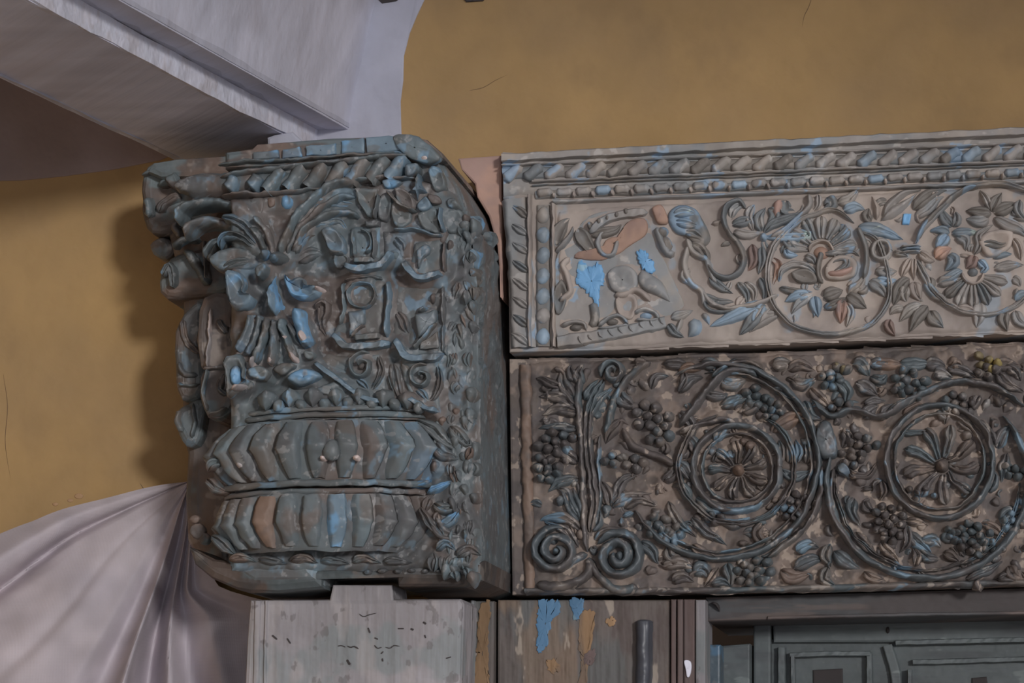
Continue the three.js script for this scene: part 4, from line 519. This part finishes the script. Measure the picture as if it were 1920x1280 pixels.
  P('carved_ground', f.bed([fl.cut], Q('436 376, 560 362, 700 348, 780 338, 826 346, 860 376, 874 410, 884 500, 890 640, 895 900, 899 1040, 890 1066, 432 1070'), { soft: 3, keep: 0.58, chop: 0.006, edge: 8 }), M.bDark, t, 1);
  // left side, broken blocks standing closer to the wall
  const chunk = (s, z, b, m, tint) => P('side_block', slab(Q(s), z, ZW + 0.014, b, 3), m, t, tint);
  chunk('263 340, 270 312, 290 298, 340 300, 430 300, 436 380, 400 420, 345 424, 300 438, 274 430, 262 390', 0.07, 0.016, M.bBrown);
  chunk('278 458, 296 442, 318 448, 326 468, 312 484, 290 478', 0.05, 0.012, M.bDark); chunk('298 512, 312 486, 340 470, 400 462, 432 478, 432 545, 360 556, 304 556', 0.08, 0.014, M.bBrown);
  chunk('326 640, 332 604, 350 576, 376 560, 378 640, 378 740, 340 750, 328 720', 0.09, 0.012, M.bDark); chunk('380 556, 430 548, 434 620, 432 690, 380 692', 0.15, 0.008, M.bBrown); chunk('330 770, 350 752, 378 746, 378 800, 366 832, 344 832, 330 808', 0.09, 0.012, M.bDark); chunk('380 694, 432 692, 434 750, 430 768, 392 782, 378 760', 0.15, 0.008, M.bBrown);
  const fs = face(0.07), fs2 = face(0.15), fs3 = face(0.085);
  for (const [g, s, w, h, m, pr] of [[fs, '268 330, 300 322, 340 316, 430 312', 5, 0.012, M.bTeal, 'round'], [fs, '278 372, 284 390, 282 410', 10, 0.016, M.bTeal, 'round'], [fs, '300 350, 330 340, 400 342', 10, 0.012, M.bBrown, 'round'], [fs, '336 415, 330 430, 342 446', 7, 0.014, M.bDark, 'round'], [fs, '300 400, 312 380, 340 368', 10, 0.012, M.bBrown, 'groove'], [fs, '350 420, 348 400, 364 390, 420 392', 6, 0.02, M.bTeal, 'round'], [fs3, '326 466, 344 452, 378 450', 7, 0.014, M.bTeal, 'round'], [fs3, '350 470, 370 500, 392 534', 9, 0.016, M.bTeal, 'round'], [fs3, '386 452, 388 490, 392 530', 4, 0.018, M.bDark, 'round'], [fs3, '306 520, 320 500, 326 540', 9, 0.012, M.bTeal, 'groove'], [fs3, '345 600, 352 640, 376 662', 8, 0.013, M.bBrown, 'groove'], [fs3, '336 720, 356 724, 376 722', 4, 0.014, M.bTeal, 'round'], [fs3, '338 680, 346 700, 374 706', 6, 0.012, M.bDark, 'round'], [fs2, '396 580, 394 640, 390 690', 3.5, 0.010, M.bPale, 'round'], [fs2, '390 690, 384 740, 390 770', 4, 0.012, M.bTeal, 'round'], [fs2, '408 600, 420 616, 428 622', 8, 0.010, M.bDark, 'groove'], [fs2, '424 700, 414 730, 426 740', 7, 0.011, M.bDark, 'groove'], [fs2, '392 778, 410 774, 428 766', 3.5, 0.012, M.bTeal, 'round'], [fs2, '382 690, 406 690, 432 686', 4, 0.010, M.bDark, 'round'], [fs3, '340 770, 336 790, 344 812', 7, 0.012, M.bTeal, 'round'], [fs3, '364 756, 368 790, 362 822', 5, 0.012, M.bDark, 'round']]) P('side_carving', g.strip(Q(s), w, h, pr, 'both'), m);
  // collar and lotus rings: half round, swelling forward
  const ell = (cx, yp, rx, bz, zc, a) => { const c = at(cx, yp, zc), k = at(cx + rx, yp, zc).x - c.x; return V(c.x + k * Math.cos(a), c.y, zc + bz * Math.sin(a)); };
  const collar = sub('collar', t);
  const hoop = (name, par, cx, yp, rx, bz, zc, ry, m) => { const pos = [], idx = [], N = 40, J = 8, u = at(cx, yp, zc).y - at(cx, yp + ry, zc).y; for (let i = 0; i <= N; i++) { const a = lerp(-0.15, Math.PI + 0.15, i / N), c = ell(cx, yp, rx, bz, zc, a), o = ell(cx, yp, rx * 1.1, bz * 1.1, zc, a).sub(c).normalize(); for (let j = 0; j <= J; j++) { const e = j / J * 2 * Math.PI, w = c.clone().addScaledVector(o, u * Math.cos(e)); w.y += u * Math.sin(e); pos.push(w.x, w.y, w.z); if (i && j) { const b = i * (J + 1) + j, d = b - J - 1; idx.push(d - 1, d, b - 1, d, b, b - 1); } } } return P(name, raw(pos, idx), m, par); };
  const drum = (name, par, cx, prof, bz, zc, m, N = 36, sc = () => 1) => { const pos = [], idx = [], J = prof.length; for (let i = 0; i <= N; i++) { const a = lerp(-0.2, Math.PI + 0.2, i / N); prof.forEach(([y, rx], j) => { const w = ell(cx, y, rx, bz * rx / prof[0][2], zc, a); pos.push(w.x, w.y, w.z); if (i && j) { const b = i * J + j, d = b - J; idx.push(d - 1, d, b - 1, d, b, b - 1); } }); } return P(name, raw(pos, idx), m, par); };
  drum('collar_drum', collar, 640, [[735, 150, 200], [760, 168], [786, 180], [796, 186]], 0.05, 0.185, M.bDark);
  hoop('collar_ring', collar, 640, 776, 180, 0.048, 0.185, 4.5, M.bTeal); hoop('collar_ring', collar, 640, 788, 186, 0.05, 0.185, 5, M.bTeal);
  const fc = face(0.225);
  for (let i = 0; i < 7; i++) { const x = 500 + i * 44, y = 768 - 6 * Math.sin(i / 6 * Math.PI); P('collar_leaf', fc.strip([[x, y - 36], [x, y - 18], [x, y]], 19, 0.016, 'ridge', 'leaf'), i % 2 ? M.bTeal : M.bDark, collar); P('collar_dart', fc.dome(x + 22, y - 6, 11, 0.012, 12), M.bTeal, collar); }
  const lotus = (cx, yT, yM, yB, rT, rM, rB, n, bz, zc, tones) => {
    const g = sub('lotus_ring', t), R0 = rM;
    drum('lotus_core', g, cx, [[yT - 4, rT * 0.96, R0], [lerp(yT, yM, 0.5), lerp(rT, rM, 0.5) * 0.95], [yM, rM * 0.93], [yB, rB * 0.95], [yB + 8, rB * 0.9]], bz, zc, M.bDark);
    for (let p = 0; p < n; p++) {
      const a0 = Math.PI * (p + 0.06) / n, a1 = Math.PI * (p + 0.94) / n, pos = [], idx = [], I = 8, J = 12;
      for (let j = 0; j <= J; j++) { const v = j / J, y = v < 0.62 ? lerp(yT, yM, v / 0.62) : lerp(yM, yB, (v - 0.62) / 0.38), r = v < 0.62 ? lerp(rT, rM, Math.sin(v / 0.62 * Math.PI / 2)) : lerp(rM, rB, ((v - 0.62) / 0.38) ** 1.6);
        for (let i = 0; i <= I; i++) { const s = -1 + 2 * i / I, wid = v < 0.1 ? 0.86 + 1.2 * v : v < 0.62 ? 0.98 : 0.98 - 0.35 * ((v - 0.62) / 0.38) ** 2, a = lerp(a0, a1, 0.5 + 0.5 * s * wid), bump = 1 + 0.035 * (1 - s * s * s * s) - (Math.abs(s) > 0.99 ? 0.09 : 0) + 0.03 * Math.exp(-(((v - 0.58) / 0.07) ** 2)) * (1 - s * s) + (v > 0.66 ? 0.025 * (1 - Math.abs(s)) - 0.035 : 0);
          const w = ell(cx, y, r * bump, bz * r / R0 * bump, zc, a); pos.push(w.x, w.y, w.z); if (i && j) { const b = j * (I + 1) + i, d = b - I - 1; idx.push(d - 1, d, b - 1, d, b, b - 1); } } }
      P('lotus_petal', raw(pos, idx), tones(p), g);
      const av = Math.PI * (p + 1) / n, tip = ell(cx, lerp(yM, yB, 0.1), rM * 1.0, bz * 1.0, zc, av);
      if (p === 5 && cx > 620) { const sp = new THREE.SphereGeometry(1, 8, 8), h = at(cx, yM, zc).y - at(cx, yM + (yB - yT) * 0.2, zc).y; sp.scale(0.011, h, 0.011); sp.translate(tip.x, tip.y, tip.z); P('lotus_dart', sp, p % 3 === 1 ? M.bBlue : M.bTeal, g); }
    }
    return g;
  };
  lotus(626, 806, 858, 910, 196, 234, 196, 13, 0.095, 0.175, p => p === 1 || p === 2 ? M.bBlue : [M.bTeal, M.bDark, M.bDark, M.bTeal, M.bDark][p % 5]);
  hoop('ring_fillet', t, 622, 918, 206, 0.075, 0.18, 6, M.bTeal); hoop('ring_fillet', t, 622, 932, 198, 0.072, 0.18, 5, M.bDark);
  lotus(614, 940, 992, 1034, 190, 206, 178, 13, 0.088, 0.175, p => p === 8 ? M.lRed : p === 5 ? M.bBlue : [M.bTeal, M.bDark, M.bDark, M.bDark][p % 4]);
  for (const [x, y, rx, ry] of [[454, 872, 9, 8], [608, 860, 6, 5], [670, 860, 6, 5]]) P('white_chip', face(x < 500 ? 0.235 : 0.268).dome(x, y, rx, 0.012, ry), M.bPale, t, 1.2);
  for (const [q, s, w, m] of [[B7, '450 130, 560 180, 640 260, 740 320', 16, M.bTeal], [B7, '660 160, 720 220, 770 270, 770 230', 14, M.bTeal], [B7, '560 250, 620 330, 720 350', 18, M.bDark], [B7, '520 560, 600 530, 690 490', 9, M.bBlue], [B7, '420 530, 480 510, 550 480', 8, M.bBlue], [B7, '560 620, 620 660, 720 640', 16, M.bTeal], [B7, '600 760, 680 720, 720 660', 14, M.bBlue], [B7, '560 700, 620 800, 740 820', 18, M.bDark], [B7, '580 900, 640 860, 700 910', 12, M.bBlue], [B7, '700 940, 780 900, 840 930', 14, M.bDark], [B7, '480 640, 540 740, 640 850', 11, M.bDark], [B6, '320 820, 400 880, 470 940', 14, M.bDark], [B6, '290 470, 350 530, 430 560', 14, M.bBrown], [B6, '300 430, 340 380, 420 380', 14, M.bBrown]]) P('corner_leaf', face(0.205).strip(q(s), w, 0.022, 'groove', 'leaf'), m);
  for (const [x, y, r] of [[372, 995, 16], [384, 1010, 12], [366, 972, 9]]) P('corner_berry', face(0.11).dome(x, y, r, 0.012, r, 0, 0.4), M.bBrown);
  for (let i = 0; i < 8; i++) P('base_dentil', face(ZF - 0.002).dome(690 + i * 27, 1072 - (i % 2), 8, 0.008, 5), M.bDark, t, 0.8);
  for (let i = 0; i < 6; i++) P('base_leaf', face(ZF).strip([[430 + i * 58, 1052], [455 + i * 58, 1046 + (i % 2) * 6], [484 + i * 58, 1056]], 10, 0.02, 'groove', 'leaf'), i % 2 ? M.bDark : M.bBrown);
  // right flank: columns of small leaves
  const xs = at(893, 700, ZF - 0.02).x, fr = carver(V(xs, 2.2, 0), V(1, 0, 0));
  for (let r = 0; r < 20; r++) for (let c = 0; c < 2; c++) { const y = 420 + r * 33 + (c % 2) * 16 + c * 14; const x = 898 + c * 25 + (y - 700) * 0.012; if (y < 1060 && y > 360 + c * 40) P('flank_leaf', fr.strip([[x - 8, y - 16], [x + 2, y], [x - 2, y + 18]], 9, 0.006, 'groove', 'leaf'), rnd() < 0.08 ? M.bBlue : rnd() < 0.5 ? M.bTeal : M.bDark); }
  P('flank_ground', fr.bed([], Q('896 440, 916 460, 930 500, 932 640, 940 900, 944 1070, 904 1050, 898 700'), { cell: 3, soft: 2, keep: 0.6, chop: 0.005, edge: 4 }), M.bDark, t, 0.95);
}

// ───────────────────────── pale post under the bracket ─────────────────────────
{
  rough = 0.0008;
  const t = thing('wooden_post', 'pale grey weathered wooden post with a tenon carrying the carved bracket', 'post');
  put('shaft', slab(Q('468 1124, 862 1122, 868 1130, 862 1330, 840 3800, 410 3800, 456 1330, 462 1200'), 0.17, 0.075, 0.006), M.palewood, t, 1);
  put('tenon', slab(Q('624 1096, 734 1096, 738 1130, 616 1130'), 0.168, 0.08, 0.003), M.palewood, t, 1);
  const f = face(0.17);
  for (const [x, w] of [[484, 7], [500, 3]]) put('edge_bead', f.strip([[x, 1126], [x - 2, 1200], [x - 4, 1330], [x - 30, 2600]], w, 0.003, 'round', 'none'), M.palewood, t, 0.97);
  const marks = [['633 1211, 641 1210, 648 1213', 1.6], ['650 1210, 658 1213, 664 1211, 673 1216', 1.8], ['702 1209, 708 1215, 716 1213', 1.7], ['722 1213, 732 1215, 738 1210, 750 1211', 1.5], ['719 1221, 714 1226', 1.8], ['717 1234, 718 1240', 2.2], ['673 1150, 682 1156, 690 1153, 706 1149', 1.3], ['690 1176, 694 1186', 2.2], ['650 1236, 656 1246', 3.4], ['746 1178, 758 1178', 1.7], ['770 1178, 776 1180', 2.6], ['793 1166, 799 1170', 3], ['836 1234, 846 1231', 1.8], ['702 1195, 709 1198', 2.2], ['510 1190, 520 1198', 2.6], ['538 1196, 545 1206', 2.2], ['796 1190, 798 1196', 1.8]];
  for (const [s, w] of marks) put('dark_mark', f.strip(Q(s), w * 0.75, 0.0012, 'flat', 'both'), M.gap, t, 0.9);
}
// ───────────────────────── strip, jamb, head rail, door ─────────────────────────
{
  const t = thing('edge_plank', 'narrow plank streaked with ochre paint squeezed between pale post and door jamb', 'plank');
  put('plank', slab(Q('820 1126, 926 1126, 905 3800, 800 3800'), 0.0, ZW + 0.02, 0.003), M.jamb, t, 1);
  const f = face(0.0);
  put('ochre_streak', f.blob(Q('902 1130, 918 1124, 917 1170, 914 1210, 916 1260, 910 1320, 888 1320, 890 1260, 896 1200'), 0.0012, { rim: 0.98, ragged: 3.2 }), M.ochre, t, 0.78);
  put('edge_bead', f.strip(Q('887 1126, 885 1200, 880 2400'), 5, 0.008, 'round', 'none'), M.palewood, t, 0.85);
}
{
  const t = thing('door_jamb', 'worn dark door jamb with blue paint drips, a black iron bar and moulded right edge', 'door jamb');
  const zf = -0.012, f = face(zf);
  put('board', slab(Q('933 1124, 1257 1124, 1256 3800, 930 3800'), zf, ZW + 0.02, 0.003), M.jamb, t, 1);
  const b = (s, h, m, tint = 1) => put('paint_patch', f.blob(Q(s), h * 0.35, { rim: 0.98, ragged: 3.2 }), m, t, tint);
  b('1012 1128, 1026 1124, 1050 1128, 1050 1146, 1036 1160, 1030 1186, 1018 1224, 1008 1222, 1006 1190, 1008 1160', 0.004, M.fPaint, 0.5); b('1072 1122, 1096 1124, 1092 1142, 1084 1160, 1078 1164, 1074 1146', 0.004, M.fPaint, 0.45);
  b('1090 1146, 1108 1140, 1116 1160, 1106 1220, 1100 1290, 1104 1330, 1086 1330, 1090 1240, 1084 1190', 0.003, M.ochre, 0.95); b('1024 1240, 1044 1236, 1050 1256, 1034 1260', 0.003, M.ochre, 0.9); b('1138 1162, 1150 1158, 1154 1168, 1144 1172', 0.0035, M.ochre, 1.1); b('1096 1224, 1114 1216, 1114 1240, 1100 1246', 0.004, M.maroon, 0.9); 
  put('iron_bar', f.strip(Q('1208 1166, 1208 1240, 1206 1335'), 17, 0.018, 'round', 'none'), M.iron, t, 0.7); put('iron_bar_cap', f.dome(1209, 1166, 16, 0.016, 5), M.iron, t, 0.8);
  const pieces = [['1258 1123, 1268 1123, 1266 3800, 1256 3800', -0.004, M.maroon], ['1270 1123, 1280 1123, 1278 3800, 1268 3800', 0.0, M.maroon], ['1282 1123, 1303 1123, 1301 3800, 1280 3800', -0.008, M.maroon], ['1304 1124, 1322 1124, 1325 3800, 1303 3800', -0.004, M.palewood]];
  for (const [s, z, m] of pieces) put('moulding', slab(Q(s), z, ZW + 0.02, 0.002), m, t, 0.82);
  put('white_chip', face(-0.008).blob(Q('1283 1238, 1295 1240, 1294 1266, 1289 1271, 1286 1256'), 0.003, { rim: 0.9 }), M.chip, t, 1.25);
}
{
  const t = thing('door_head_rail', 'plain dark wooden rail across the doorway below the carved lintel', 'door rail');
  put('rail', slab([[1322, 1119], [1600, 1111], [2300, 1090], [2300, 1143], [1900, 1152], [1500, 1160], [1326, 1164]], -0.04, -0.34, 0.004), M.darkwood, t, 1);
  put('rail_lip', face(-0.04).strip(Q('1440 1158, 1700 1152, 2300 1144'), 4, 0.004, 'round', 'none'), M.darkwood, t, 1.3);
  put('nail', face(-0.04).strip(Q('1334 1130, 1344 1134, 1350 1146'), 4, 0.012, 'round', 'leaf'), M.gap, t, 0.8);
}
{
  const t = thing('door_1', 'grey green painted wooden door with stepped panels under the dark rail', 'door', 'structure');
  delete t.userData.category;
  const z = -0.17;
  put('frame_strip', slab(Q('1326 1208, 1350 1208, 1354 3800, 1328 3800'), -0.07, -0.2, 0.003), M.bBlue, t, 0.42);
  put('edge_post', slab(Q('1352 1210, 1406 1206, 1410 3800, 1356 3800'), -0.12, -0.2, 0.003), M.green, t, 0.95);
  put('stile', slab(Q('1412 1150, 1445 1150, 1447 3800, 1414 3800'), z + 0.02, z - 0.03, 0.003), M.green, t, 1);
  put('top_rail', slab(Q('1448 1146, 2300 1130, 2300 1196, 1664 1204, 1450 1204'), z + 0.012, z - 0.03, 0.003), M.green, t, 1);
  put('panel', slab(Q('1446 1198, 2300 1190, 2300 3800, 1446 3800'), z, z - 0.03, 0.001), M.green, t, 0.9);
  const f = face(z), st = (s, w, h, tint = 1) => put('moulding', f.strip(Q(s), w, h, 'flat', 'none'), M.green, t, tint);
  st('1466 1214, 1466 1280, 1467 1350', 9, 0.01); st('1482 1229, 1560 1226, 1632 1226', 6, 0.014, 1.1); st('1487 1230, 1488 1280, 1488 1350', 5, 0.014, 1.05); st('1630 1226, 1631 1280, 1632 1350', 7, 0.012); st('1664 1210, 1680 1270, 1680 1350', 12, 0.008, 1.05); st('1706 1256, 1706 1300, 1707 1350', 5, 0.014); st('1712 1242, 1850 1238, 2050 1232', 6, 0.012, 1.05); st('1680 1206, 1850 1202, 2050 1196', 6, 0.016, 1.1);
  for (const s of ['1524 1256, 1580 1253, 1582 1350, 1526 1350', '1822 1270, 1850 1268, 1862 1350, 1822 1350']) put('pierced_square', slab(Q(s), z + 0.003, z - 0.02, 0.002), M.gap, t, 0.7);
  put('corner_peg', f.dome(1665, 1182, 5, 0.018, 9), M.gap, t, 0.8);
}
// ───────────────────────── dust sheet ─────────────────────────
{
  rough = 0;
  const ax = 356, ay = 902, NA = 150, NR = 96, pos = [], idx = [];
  // folds by direction from the point where the sheet is caught behind the bracket; 0 = along the top edge, 1 = straight down behind the post
  const bump = (s, c, w, k = 1) => Math.exp(-(Math.abs((s - c) / w) ** (1.6 * k)));
  const fold = (s, r) => 0.030 * bump(s, 0.045, 0.045) - 0.042 * bump(s, 0.118, 0.02) + 0.06 * bump(s, 0.32, 0.2) - 0.008 * bump(s, 0.3, 0.03) + 0.012 * bump(s, 0.46, 0.05) - 0.01 * bump(s, 0.53, 0.03)
    + 0.05 * bump(s, 0.60, 0.03) - 0.05 * bump(s, 0.675, 0.035) + 0.032 * bump(s, 0.735, 0.018) - 0.03 * bump(s, 0.775, 0.02) + 0.022 * bump(s, 0.82, 0.02) - 0.02 * bump(s, 0.88, 0.04);
  for (let i = 0; i <= NR; i++) for (let j = 0; j <= NA; j++) {
    const s = j / NA, r = 6 + 1000 * (i / NR) ** 1.1, v = Math.min(1.15, r / 620), a = lerp(Math.PI * 0.912, Math.PI * 0.415, s ** 0.93);
    const sag = 16 * Math.sin(Math.min(1, r / 300) * Math.PI) * (1 - s) ** 4;                         // the top edge bellies upward then falls away
    let x = ax + r * Math.cos(a), y = ay + r * Math.sin(a) - sag + (s < 0.15 ? 16 * sst(0.3, 0.02, s) * Math.sin(r / 60) * sst(60, 260, r) * 0.5 : 0);
    x += 5 * Math.sin(r / 70 + s * 9) * sst(20, 90, r) + 150 * sst(0.72, 1, s) * sst(198, 262, r); 
    const gain = 0.12 + 1.1 * sst(0.02, 0.75, v), z = ZW + 0.05 + fold(s + 0.012 * Math.sin(r / 90), r) * gain + 0.006 * (noise3(x * 0.018, y * 0.018, 2) - 0.5) + 0.03 * v;
    const w = at(x, y, Math.max(ZW + 0.004, z)); pos.push(w.x, w.y, w.z);
    if (i && j) { const b = i * (NA + 1) + j, d = b - NA - 1; idx.push(d - 1, b - 1, d, d, b - 1, b); }
  }
  const o = put('dust_sheet', raw(pos, idx), M.cloth, scene, 0.88);
  o.userData = { label: 'pale pinkish cotton sheet draped in folds at the lower left beside the post', category: 'cloth sheet', kind: 'thing' };
}
renderer.render(scene, camera);
